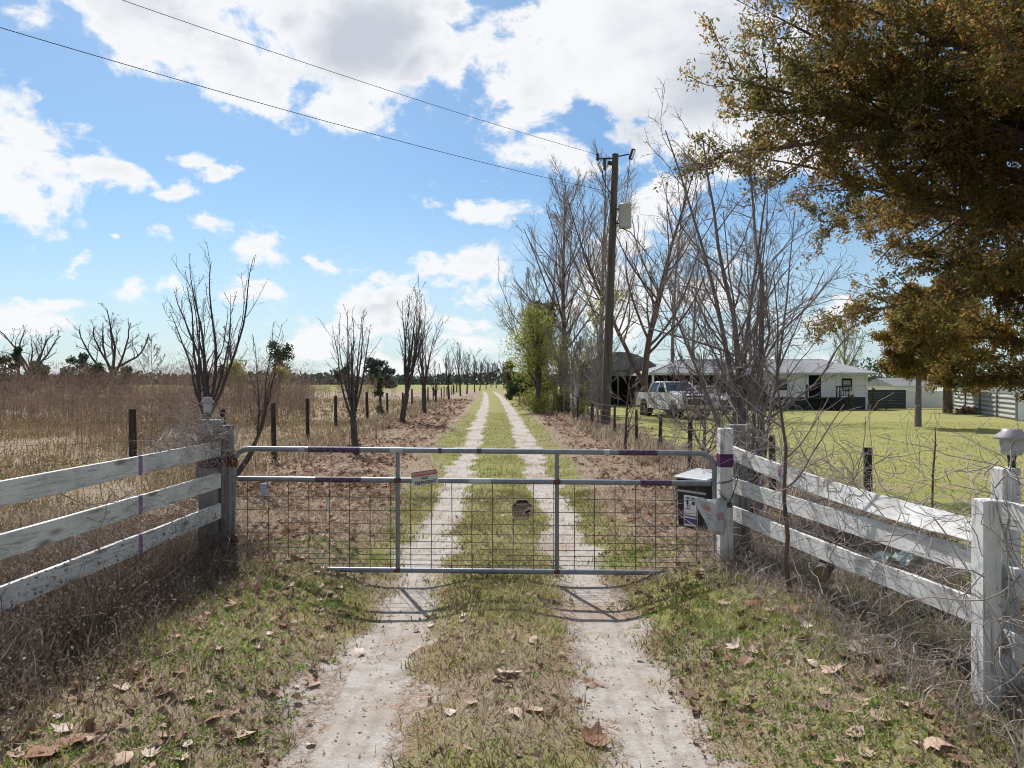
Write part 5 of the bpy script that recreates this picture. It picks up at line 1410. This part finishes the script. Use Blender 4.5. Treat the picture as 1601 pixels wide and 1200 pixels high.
cedar('thick trunked cedar on the lawn beside the corrugated fence', 28.2, 46., 8.5, 2.6, [(2.6, 2.6), (5, 2.8), (8.5, .6)], 903, 40, 14, 8, 2, .30, 'bark_brown', size=.16, tuft=8)
leafy('russet_bush', 'small russet shrub against the dark skirting of the white house', 'bush', 1330, 50., 1.25, .38, 'cedar_foliage', 921, 420, .10, .1, clumps=6)
leafy('russet_bush', 'taller russet shrub in front of the dark board fence', 'bush', 1366, 50., 1.9, .45, 'cedar_foliage', 922, 600, .11, .1, clumps=7, pointed=True)

def woods():
    q = np.random.default_rng(15); A = Acc()
    n = 26000; x = q.uniform(-620, 620, n); y = 430 + 60 * q.random(n)
    hh = 2.2 + 5.5 * fbm(x, y * 0 + 3, 60, 12, 4) ** 1.5 * 1.5; z = q.random(n) ** .8 * hh * (.8 + .3 * vnoise(x, y, 6, 4))
    A.add(*cards(q, np.stack([x, y, z], -1), 3.2 * q.uniform(.5, 1.2, n), .7))
    props(A.build('distant_woods', M['hazegreen']), 'low dark band of woods along the horizon', 'woods', kind='stuff')
    A = Acc(); n = 6000; x = q.uniform(150, 330, n); y = 300 + 25 * q.random(n)
    hh = 9 + 5 * vnoise(x, y * 0, 5, 3); z = q.random(n) ** .7 * hh
    A.add(*cards(q, np.stack([x, y, z], -1), 1.8 * q.uniform(.5, 1.2, n), .5))
    props(A.build('distant_pines', M['pinegreen']), 'dark line of pines behind the yard fence at right', 'woods', kind='stuff')
woods()
# ------------------------------------------------------------------ house, shed, yard fences
M['siding'] = mat('white_lap_siding', [(.72, .73, .74), (.80, .80, .80)], 2, .6, 0, stretch=(.3, 1, 3))
M['skirt'] = mat('dark_grey_skirting', [(.035, .042, .05), (.075, .085, .095)], 5, .8)
M['roofmetal'] = mat('pale_metal_roof', [(.09, .10, .115), (.16, .17, .185)], 1.5, .5, 0, .15)
M['roofedge'] = mat('pale_green_grey_fascia', [(.40, .43, .40), (.50, .53, .50)], 3, .6)
M['doorblack'] = mat('black_door_paint', [(.008, .010, .013), (.014, .016, .02)], 5, .8, spec=.1)
M['glass'] = mat('window_glass', (.04, .05, .06), rough=.08, spec=.6)
M['curtain'] = mat('pale_window_blind', [(.32, .33, .34), (.44, .45, .46)], 8, .6)
M['shedmetal'] = mat('weathered_shed_sheet', [(.12, .12, .125), (.21, .21, .21)], 2.5, .6, 0, .1, stretch=(3, 3, .4))
M['dark_interior'] = mat('shade_dark_board', [(.03, .028, .026), (.06, .055, .05)], 3, .9)  # dark base colour holds the interior shade; also used on the trailer load
M['whitepaint'] = mat('white_coach_paint', [(.76, .77, .78), (.80, .80, .80)], 3, .3, coat=.3)
M['rubber'] = mat('black_rubber', [(.012, .012, .012), (.025, .025, .025)], 15, .85)
M['chrome'] = mat('chrome', (.62, .58, .50), rough=.16, metal=1.)
M['alloy'] = mat('wheel_alloy', (.42, .43, .45), rough=.3, metal=.9)
M['autoglass'] = mat('tinted_car_glass', (.025, .04, .055), rough=.04, spec=.7)
M['headlamp'] = mat('headlamp_lens', [(.30, .32, .34), (.5, .5, .5)], 60, .12, spec=.6)
M['trimblack'] = mat('black_trim', (.016, .016, .018), rough=.4)

def clap(A, x0, x1, y, z0, z1, step=.19, mi=0, holes=()):
    """lap boards facing -Y, left out where doors and windows sit"""
    z = z0
    while z < z1 - .01:
        zt = min(z + step, z1); cut = [(h[0], h[1]) for h in holes if h[2] < zt - .02 and h[3] > z + .02]
        xs = [x0]
        for a, b in sorted(cut): xs += [a, b]
        xs.append(x1)
        for a, b in zip(xs[::2], xs[1::2]):
            if b - a > .02: prism(A, [(y - .028, z), (y + .05, z), (y + .05, zt), (y - .004, zt)], a, b, 'x', mi)
        z = zt
def house():
    x0, x1, yf, yb, zf, ze = 18.1, 25.75, 51.7, 60., .92, 2.66
    h = thing('white_house', 'low white sided house with pale ribbed metal roof and black door', 'house', (22, 55, 0))
    D = (21.6, 22.5, zf + .02, 2.62); W1 = (19.3, 20.0, 1.42, 2.22); W2 = (24.0, 24.75, 1.38, 2.20)
    A = Acc(); clap(A, x0, x1, yf, zf, ze, .17, 0, [D, W1, W2]); bx(A, x0, x1, yf + .06, yf + .16, zf, 1.38); 
    bx(A, x1 - .12, x1, yf + .2, yb, zf, ze); bx(A, x0, x0 + .12, yf + .2, yb, zf, ze); bx(A, x0, x1, yb - .1, yb + .02, zf, ze); A.build('wall', M['siding'], h)
    A = Acc(); bx(A, x0 + .03, x1 - .03, yf + .012, yb - .03, -.1, zf - .004); A.build('skirting', M['skirt'], h)
    A = Acc(); bx(A, x1 - .02, x1 + .12, yf - .06, yf + .14, 0, ze); A.build('corner_board', M['siding'], h)
    # roof: long hip over house and carport
    xa, xb, ya, yb2 = 9.9, 26.3, 51.1, 61.
    r0, r1, yr, zr = 13.2, 24.5, 56., 3.75
    V = [(xa, ya, ze), (xb, ya, ze), (xb, yb2, ze), (xa, yb2, ze), (r0, yr, zr), (r1, yr, zr)]
    A = Acc().faces(V, [(0, 1, 5, 4), (1, 2, 5), (2, 3, 4, 5), (3, 0, 4)])
    A.faces([(a, b, c - .06) for a, b, c in V[:4]], [(3, 2, 1, 0)])
    x = xa + .25
    while x < xb:                                   # standing ribs up the front slope
        lim = 1. if r0 <= x <= r1 else ((x - xa) / (r0 - xa) if x < r0 else (xb - x) / (xb - r1))
        if lim > .08:
            p, q = Vector((x, ya, ze)), Vector((x, ya + (yr - ya) * lim, ze + (zr - ze) * lim)); up = Vector((0, -.21, .97))
            tube(A, [p + up * .02, (p + q) / 2 + up * .02, q + up * .02], .028, 4, 0, True, False)
        x += .30
    tube(A, [V[4], V[5]], .06, 6); tube(A, [V[1], V[5]], .05, 6); tube(A, [V[0], V[4]], .05, 6)
    rf = A.build('roof', M['roofmetal'], h)
    A = Acc(); bx(A, xa, xb, ya - .03, ya + .0, ze - .15, ze + .015); bx(A, xb + .002, xb + .03, ya, yb2, ze - .15, ze + .015); bx(A, xa - .03, xa - .002, ya, yb2, ze - .15, ze + .015); A.build('fascia', M['roofedge'], rf)
    A = Acc(); bx(A, xa, xb, ya + .01, yf + .04, ze - .10, ze - .065); A.build('soffit', M['siding'], rf)
    A = Acc(); bx(A, D[0], D[1], yf + .0, yf + .06, D[2], D[3]); bx(A, D[0] + .1, D[1] - .1, yf - .012, yf, 1.75, 2.45); bx(A, D[0] + .1, D[1] - .1, yf - .012, yf, 1.05, 1.6); d = A.build('door', M['doorblack'], h)
    A = Acc(); bx(A, D[0] + .06, D[0] + .12, yf - .06, yf - .013, 1.68, 1.76); A.build('handle', M['chrome'], d)
    for w in (W1, W2):
        A = Acc(); a, b, c, e = w
        for q in ((a, a + .06, c, e), (b - .06, b, c, e), (a + .06, b - .06, c, c + .06), (a + .06, b - .06, e - .06, e), (a + .06, b - .06, (c + e) / 2 - .025, (c + e) / 2 + .025)): bx(A, q[0], q[1], yf - .05, yf + .04, q[2], q[3])
        f = A.build('window', M['doorblack'], h)
        A = Acc(); bx(A, a + .06, b - .06, yf + .0, yf + .02, c + .06, (c + e) / 2 - .025); bx(A, a + .06, b - .06, yf + .0, yf + .02, (c + e) / 2 + .025, e - .06); A.build('pane', M['glass'] if w is W1 else M['curtain'], f)
    A = Acc(); px0, px1 = 21.3, 24.0
    bx(A, px0, px1, yf - 1.5, yf - .03, zf - .10, zf - .02)
    for i in range(5): bx(A, 22.3, 23.4, yf - 1.52 - .26 * (i + 1), yf - 1.52 - .26 * i, zf - .26 - .17 * i, zf - .2 - .17 * i)
    for xs in (22.27, 23.43): prism(A, [(yf - 1.5, zf - .1), (yf - 2.85, .0), (yf - 2.7, .0), (yf - 1.5, zf - .28)], xs - .03, xs + .03, 'x')
    A.build('porch_steps', M['trimblack'], h)
    A = Acc()
    for (xx, zz) in ((23.0, 1.72), (23.22, 1.72), (23.85, 1.72)): bx(A, xx - .04, xx + .04, yf - 1.46, yf - 1.38, 0, zz)
    bx(A, 23.0, 23.9, yf - 1.47, yf - 1.37, 1.66, 1.73); bx(A, 23.27, 23.8, yf - 1.44, yf - 1.40, 1.05, 1.10)
    for k in range(4): bx(A, 23.35 + .12 * k, 23.38 + .12 * k, yf - 1.44, yf - 1.40, 1.1, 1.66)
    A.build('porch_railing', M['trimblack'], h)
    A = Acc(); bx(A, 20.83, 20.93, yf - 1.46, yf - 1.36, 0, 1.85); bx(A, 20.93, 21.62, yf - 1.45, yf - 1.37, 1.62, 1.70); A.build('porch_railing', M['trimblack'], h)
    A = Acc()                                          # carport posts and back wall
    for xx in (10.2, 13.0, 15.6): bx(A, xx - .07, xx + .07, 51.3, 51.44, 0, ze - .16)
    A.build('carport_post', M['siding'], h)
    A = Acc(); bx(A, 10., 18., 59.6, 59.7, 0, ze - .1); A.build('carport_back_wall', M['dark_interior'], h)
    # things standing in the carport
    t = thing('utility_trailer', 'dark cluttered utility trailer parked under the carport edge', 'trailer', (16.6, 50.4, 0))
    A = Acc(); bx(A, 15.3, 18.0, 49.6, 51.2, .55, .72); bx(A, 15.3, 18., 49.58, 49.64, .72, 1.25); bx(A, 15.3, 15.36, 49.64, 51.2, .72, 1.25); bx(A, 17.94, 18., 49.64, 51.2, .72, 1.25); A.build('bed', M['trimblack'], t)
    q = np.random.default_rng(4); A = Acc()
    for i in range(60):
        p = np.array([q.uniform(15.4, 17.9), q.uniform(49.7, 51.1), q.uniform(.8, 1.9)]); d = q.normal(0, .5, 3); tube(A, [p, p + d * .5, p + d], .03, 5)
    for i in range(6): box(A, (15.6 + .42 * i, 50.4, 1.0 + q.uniform(0, .35)), (.38, 1.0, .5 + q.uniform(0, .4)), Matrix.Rotation(q.normal(0, .2), 3, 'Z'))
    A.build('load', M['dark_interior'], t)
    for xx in (16.3, 17.1):
        A = Acc(); V = Acc(); prof = [(.14, -.1), (.34, -.1), (.36, -.06), (.36, .06), (.34, .1), (.14, .1)]
        lathe(A, prof, (0, 0, 0), 18); A.V = [np.stack([v[:, 0] + xx, v[:, 2] + 49.5, v[:, 1] + .36], -1) for v in A.V]; A.build('wheel', M['rubber'], t)
house()
def shed():
    x0, x1, y0, y1 = 5.6, 12.6, 60., 67.
    s = thing('metal_shed', 'grey metal shed with rounded roof and dark open bays left of the carport', 'shed', (9, 63, 0))
    prof = [(x0, 3.0)] + [(x0 + (x1 - x0) * k / 12, 3.0 + 1.55 * math.sin(PI * k / 12) ** .8) for k in range(1, 12)] + [(x1, 3.0)]
    A = Acc(); prism(A, prof, y0 - .25, y1 + .2, 'y'); A.build('roof', M['shedmetal'], s)
    A = Acc(); bx(A, x0, x0 + 1.9, y0, y0 + .1, 0, 2.99); bx(A, x1 - 2.2, x1, y0, y0 + .1, 0, 2.99); bx(A, x0 + 1.9, x1 - 2.2, y0, y0 + .1, 2.5, 2.99); bx(A, x0, x0 + .1, y0 + .1, y1, 0, 2.99); bx(A, x1 - .1, x1, y0 + .1, y1, 0, 2.99); bx(A, x0 + .1, x1 - .1, y1 - .1, y1, 0, 2.99)
    for k in range(24): tube(A, [(x0 + .15 + k * .29, y0 - .01, 0 if not (6 <= k <= 15) else 2.5), (x0 + .15 + k * .29, y0 - .01, 2.98)], .03, 4)
    A.build('wall', M['shedmetal'], s)
    A = Acc(); bx(A, 8.9, 9.05, y0 + .02, y0 + .14, 0, 2.5); A.build('bay_post', M['shedmetal'], s)
    A = Acc(); bx(A, x0 + .5, x1 - .5, y0 + 3., y0 + 3.1, 0, 2.9); A.build('bay_shade_sheet', M['dark_interior'], s)  # added dark sheet, its colour stands in for shade inside the bays
    q = np.random.default_rng(6)
    f = thing('picket_fence', 'short run of pale picket boards left of the metal shed', 'fence', (4.1, 56, 0))
    for k in range(11):
        A = Acc(); bx(A, 3.0 + k * .19, 3.12 + k * .19, 56 + .0, 56.03, 0, 1.45 + q.uniform(-.1, .1)); A.build('picket', M['siding'], f)
    A = Acc(); bx(A, 2.9, 5.1, 56.04, 56.1, .4, .5); bx(A, 2.9, 5.1, 56.04, 56.1, 1.1, 1.2); A.build('backing_rail', M['siding'], f)
shed()
def yard_fences():
    f = thing('board_fence', 'dark grey horizontal board fence right of the white house', 'fence', (26.4, 52, 0))
    for k in range(7): A = Acc(); bx(A, 26.05, 28.85, 52.0, 52.03, .05 + k * .20, .247 + k * .20); A.build('board', M['skirt'], f)
    A = Acc(); bx(A, 27.4, 27.5, 52.04, 52.14, 0, 1.45); A.build('fence_post', M['skirt'], f)
    f = thing('yard_gate', 'plain white panel gate between the dark fence and the cedar', 'gate', (30.2, 52, 0))
    A = Acc(); bx(A, 28.95, 31.6, 52., 52.05, .08, 1.36); A.build('panel', M['siding'], f)
    A = Acc(); bx(A, 28.85, 28.94, 51.98, 52.08, 0, 1.5); bx(A, 28.96, 31.6, 51.96, 51.995, 1.26, 1.34); bx(A, 28.96, 31.6, 51.96, 51.995, .1, .18); A.build('frame', M['siding'], f)
    f = thing('corrugated_fence', 'long pale corrugated metal fence at the right edge of the yard', 'fence', (28, 42, 0))
    p0, p1 = Vector((31.9, 51.2, 0)), Vector((26.3, 36.8, 0)); d = (p1 - p0); nrm = Vector((d.y, -d.x, 0)).normalized()
    V = []; nz = 40
    for j in range(nz + 1):
        z = .06 + 1.34 * j / nz; off = .035 * math.sin(2 * PI * j / 8)
        V += [p0 + nrm * off + Vector((0, 0, z)), p1 + nrm * off + Vector((0, 0, z)), p0 + nrm * (off + .02) + Vector((0, 0, z)), p1 + nrm * (off + .02) + Vector((0, 0, z))]
    F = []
    for j in range(nz): a = j * 4; F += [(a, a + 1, a + 5, a + 4), (a + 3, a + 2, a + 6, a + 7)]
    A = Acc(); A.faces(V, F); A.build('corrugated_sheet', mat('galvanised_sheet', [(.22, .225, .22), (.32, .325, .31)], 3, .6, 0, .1), f)
    for s in (0, .25, .5, .75, 1): c = p0.lerp(p1, s); A = Acc(); bx(A, c.x - .16, c.x - .08, c.y - .04, c.y + .04, 0, 1.45); A.build('support_post', M['shedmetal'], f)
    f = thing('panel_fence', 'smooth white panel closing the corrugated fence at the right edge', 'fence', (26.6, 36, 0))
    A = Acc(); bx(A, 26.0, 29.2, 36.5, 36.56, .05, 1.42); A.build('panel', M['siding'], f)
    A = Acc(); bx(A, 25.92, 25.99, 36.48, 36.58, 0, 1.5); A.build('edge_post', M['shedmetal'], f)
    # camper and roofs behind
    t = thing('camper_trailer', 'white camper trailer roof showing above the corrugated fence', 'trailer', (40, 60, 0))
    A = Acc(); prism(A, [(37.5, .5), (44.5, .5), (44.6, 2.2), (44.1, 2.75), (38.2, 2.75), (37.4, 2.0)], 60, 62.3, 'y'); A.build('body', M['whitepaint'], t, bev=.06)
    A = Acc(); bx(A, 39.5, 40.6, 59.96, 59.99, 1.6, 2.2); bx(A, 42., 43.2, 59.96, 59.99, 1.6, 2.2); A.build('window', M['autoglass'], t)
    A = Acc(); bx(A, 40.8, 41.6, 60.6, 61.6, 2.755, 3.02); A.build('roof_unit', M['siding'], t, bev=.03)
    for xx in (40.6, 41.6):
        A = Acc(); lathe(A, [(.15, -.1), (.34, -.1), (.34, .1), (.15, .1)], (0, 0, 0), 16); A.V = [np.stack([v[:, 0] + xx, v[:, 2] + 59.95, v[:, 1] + .34], -1) for v in A.V]; A.build('wheel', M['rubber'], t)
    for (x0, x1, y, ze, zr, lab) in ((39.6, 44.2, 74, 1.6, 2.45, 'far low outbuilding with brown grey roof behind the dark board fence'), (50, 62, 78, 1.9, 2.7, 'far pale outbuilding behind the corrugated fence')):
        t = thing('outbuilding', lab, 'building', ((x0 + x1) / 2, y, 0))
        A = Acc(); bx(A, x0 + .3, x1 - .3, y, y + 6, 0, ze); A.build('wall', M['siding'], t)
        A = Acc(); prism(A, [(y - .4, ze + .003), (y + 6.4, ze + .003), (y + 3, zr)], x0, x1, 'x'); A.build('roof', M['shedmetal'], t)
    q = np.random.default_rng(12); A = Acc(); n = 500
    A.add(*cards(q, np.stack([29.3 + q.normal(0, .6, n), 45.4 + q.normal(0, .3, n), .05 + np.abs(q.normal(0, .16, n))], -1), .22 * q.uniform(.5, 1.2, n), .6))
    props(A.build('leaf_pile', M['deadleaf'], None, (29.3, 45.4, 0)), 'heap of raked brown leaves at the corrugated fence foot', 'leaf pile', kind='stuff')
yard_fences()

# ------------------------------------------------------------------ vehicles
def wheel(parent, x, y, r, w, out):
    A = Acc(); prof = [(r * .62, -w / 2), (r * .93, -w / 2), (r, -w * .36), (r, w * .36), (r * .93, w / 2), (r * .62, w / 2)]
    lathe(A, prof, (0, 0, 0), 26); A.V = [np.stack([v[:, 0] + x, v[:, 2] + y, v[:, 1] + r], -1) for v in A.V]; wv = A.build('wheel', M['rubber'], parent)
    A = Acc(); lathe(A, [(r * .63, -w * .3), (r * .63, w * .40), (r * .55, w * .44), (r * .5, w * .30), (r * .2, w * .34), (0, w * .36)], (0, 0, 0), 26)
    for k in range(6):
        a = k * PI / 3; c = np.array([math.cos(a) * r * .36, math.sin(a) * r * .36, w * .37]); box(A, c, (r * .34, r * .12, .03), Matrix.Rotation(a, 3, 'Z'))
    A.V = [np.stack([v[:, 0] + x, v[:, 2] * out + y, v[:, 1] + r], -1) for v in A.V]; A.build('rim', M['alloy'], wv)
def arch(A, prof_pts, cx, cz, r, n=9):
    """points of a wheel-arch cut running from front to rear along the sill"""
    return [(cx + r * math.cos(PI * k / n), cz + r * math.sin(PI * k / n)) for k in range(n + 1)]
def pickup():
    t = thing('pickup_truck', 'white crew cab pickup truck parked on the lawn facing the camera', 'pickup truck')
    W = .99
    fx, rx, wr = 2.02, -1.98, .42
    # lower body as one side profile with wheel arches
    side = [(3.02, .62), (3.10, .80), (3.10, 1.10), (3.02, 1.30), (2.85, 1.36), (1.20, 1.45), (1.0, 1.46), (-1.28, 1.44), (-1.30, 1.40), (-3.12, 1.40), (-3.16, .70), (-3.10, .62)]
    side += [(rx - .53, .62)] + [(rx - .52 * math.cos(PI * k / 10), .56 + .50 * math.sin(PI * k / 10)) for k in range(0, 11)] + [(rx + .53, .50), (fx - .54, .50)] + [(fx - .52 * math.cos(PI * k / 10), .56 + .52 * math.sin(PI * k / 10)) for k in range(0, 11)] + [(fx + .53, .62)]
    A = Acc()
    for y0, y1 in ((-W, -W + .20), (W - .20, W)): prism(A, side, y0, y1, 'y')
    prism(A, [(3.04, .75), (3.08, 1.10), (3.0, 1.31), (2.8, 1.40), (1.2, 1.50), (1.05, 1.46), (1.05, .6), (3.0, .6)], -W + .203, W - .203, 'y')     # nose and bonnet
    prism(A, [(1.046, .55), (1.046, 1.455), (-1.30, 1.44), (-1.30, .55)], -W + .203, W - .203, 'y')
    bx(A, -3.10, -1.304, -W + .203, W - .203, .70, .86); bx(A, -3.15, -3.08, -W + .203, W - .203, .862, 1.39)
    A.build('body', M['whitepaint'], t, bev=.035)
    # cab glasshouse: pillars and roof
    zb, zr = 1.45, 2.0; yb, yt = W - .03, .74; xf0, xf1, xb0, xb1 = 1.12, .38, -1.28, -1.12
    def q(xa, za): # half width at height
        s = (za - zb) / (zr - zb); return yb + (yt - yb) * s
    A = Acc()
    A.faces([(xf1 + .02, -yt - .01, zr - .02), (xf1 + .02, yt + .01, zr - .02), (xb1 - .02, yt + .01, zr - .02), (xb1 - .02, -yt - .01, zr - .02), (xf1 - .12, -yt + .12, zr + .055), (xf1 - .12, yt - .12, zr + .055), (xb1 + .12, yt - .12, zr + .055), (xb1 + .12, -yt + .12, zr + .055)],
            [(3, 2, 1, 0), (4, 5, 6, 7), (0, 1, 5, 4), (1, 2, 6, 5), (2, 3, 7, 6), (3, 0, 4, 7)])
    for s in (-1, 1):
        for (p, e, r_) in (((xf0, s * yb, zb), (xf1, s * yt, zr), .055), ((xb0, s * yb, zb), (xb1, s * yt, zr), .075), ((-.12, s * yb, zb), (-.14, s * yt, zr), .05)): tube(A, [p, (Vector(p) + Vector(e)) / 2, e], r_, 6)
    A.build('cab_roof', M['whitepaint'], t, bev=.02)
    def panel(pts, name, m):
        c = sum((Vector(p) for p in pts), Vector()) / len(pts); n_ = (Vector(pts[1]) - Vector(pts[0])).cross(Vector(pts[2]) - Vector(pts[0])).normalized() * .01
        A = Acc(); A.faces([Vector(p) + n_ for p in pts] + [Vector(p) - n_ for p in pts], [(0, 1, 2, 3), (7, 6, 5, 4), (0, 4, 5, 1), (1, 5, 6, 2), (2, 6, 7, 3), (3, 7, 4, 0)]); A.build(name, M[m], t)
    panel([(xf0, -yb, zb), (xf0, yb, zb), (xf1, yt, zr), (xf1, -yt, zr)], 'windshield', 'autoglass')
    panel([(xb0, -yb, zb), (xb0, yb, zb), (xb1, yt, zr), (xb1, -yt, zr)], 'rear_window', 'autoglass')
    for s in (-1, 1):
        panel([(xf0 - .05, s * yb, zb), (-.10, s * yb, zb), (-.12, s * yt, zr), (xf1 - .03, s * yt, zr)], 'side_window', 'autoglass')
        panel([(-.16, s * yb, zb), (xb0, s * yb, zb), (xb1, s * yt, zr), (-.17, s * yt, zr)], 'side_window', 'autoglass')
        A = Acc()
        for xx in (1.05, -.13, -1.29): bx(A, xx - .006, xx + .006, s * (W + .001) - .004, s * (W + .001) + .004, .56, 1.43)
        A.build('door_seam', M['trimblack'], t)
        for xx in (.05, -1.1): A = Acc(); bx(A, xx, xx + .2, s * W - .0 * s, s * (W + .03), 1.24, 1.29); A.build('door_handle', M['trimblack'], t)
        A = Acc(); bx(A, .82, .98, s * (W + .02), s * (W + .30), 1.44, 1.74); bx(A, .86, .94, s * (W - .08), s * (W + .02), 1.46, 1.54); A.build('side_mirror', M['trimblack'], t, bev=.03)
        A = Acc(); bx(A, 3.06, 3.125, s * .66, s * .96, .93, 1.20); A.build('headlight', M['headlamp'], t, bev=.02)
        wheel(t, fx, s * (W - .16), wr, .30, s); wheel(t, rx, s * (W - .16), wr, .30, s)
        A = Acc()
        for cx in (fx, rx): lathe(A, [(.50, -.1), (.50, .1)], (0, 0, 0), 20)
        k = 0
        A.V = [np.stack([v[:, 0] + (fx if i == 0 else rx), v[:, 2] + s * (W - .32), v[:, 1] + .54], -1) for i, v in enumerate(A.V)]; A.build('wheel_well', M['trimblack'], t)
    A = Acc(); bx(A, 3.085, 3.13, -.65, .65, .84, 1.10); A.build('grille', M['trimblack'], t, bev=.01)
    A = Acc(); bx(A, 3.10, 3.15, -.68, .68, 1.115, 1.19); bx(A, 3.10, 3.145, -.64, .64, .955, .975); A.build('grille_bar', M['chrome'], t, bev=.01)
    A = Acc(); prism(A, [(3.0, .52), (3.26, .56), (3.28, .80), (3.0, .83)], -W, W, 'y'); A.build('bumper', M['chrome'], t, bev=.05)
    A = Acc(); bx(A, 3.2, 3.272, -.5, .5, .50, .60); A.build('lower_intake', M['trimblack'], t)
    A = Acc(); bx(A, 2.2, 2.82, -.62, .62, 1.405, 1.455); bx(A, 2.99, 3.05, -.7, .7, 1.20, 1.31); A.build('hood_scoop_and_reflection', M['trimblack'], t, bev=.03)  # scoop and front band; dark hood reflections are put into the black too
    A = Acc(); bx(A, -3.22, -3.02, -W + .05, W - .05, .50, .68); A.build('rear_bumper', M['chrome'], t, bev=.03)
    t.location = (9.3, 40.9, 0); fwd = Vector((.22, -.975, 0)); t.rotation_euler = (0, 0, math.atan2(fwd.y, fwd.x))
pickup()
def suv():
    t = thing('parked_suv', 'white vehicle half hidden behind the pickup truck', 'car')
    W = .92
    side = [(2.3, .5), (2.38, .8), (2.25, 1.05), (1.3, 1.16), (-2.3, 1.2), (-2.36, .5)] + [(-1.4 - .40 * math.cos(PI * k / 8), .42 + .38 * math.sin(PI * k / 8)) for k in range(9)] + [(1.4 - .40 * math.cos(PI * k / 8), .42 + .38 * math.sin(PI * k / 8)) for k in range(9)]
    A = Acc(); prism(A, side, -W, W, 'y'); A.build('body', M['whitepaint'], t, bev=.05)
    A = Acc(); prism(A, [(1.2, 1.165), (.45, 1.70), (-1.9, 1.72), (-2.3, 1.205)], -W + .08, W - .08, 'y'); A.build('cabin', M['autoglass'], t, bev=.05)
    A = Acc(); bx(A, -1.95, .5, -W + .1, W - .1, 1.70, 1.76); A.build('roof', M['whitepaint'], t, bev=.03)
    for s in (-1, 1):
        for xx in (1.4, -1.4): wheel(t, xx, s * (W - .1), .36, .22, s)
        A = Acc(); bx(A, 2.25, 2.36, s * .55, s * .85, .78, .95); A.build('headlight', M['headlamp'], t, bev=.02)
    A = Acc(); bx(A, 2.3, 2.40, -.5, .5, .55, .9); A.build('grille', M['trimblack'], t, bev=.02)
    t.location = (12.2, 46.0, 0); t.rotation_euler = (0, 0, R(-62))
suv()
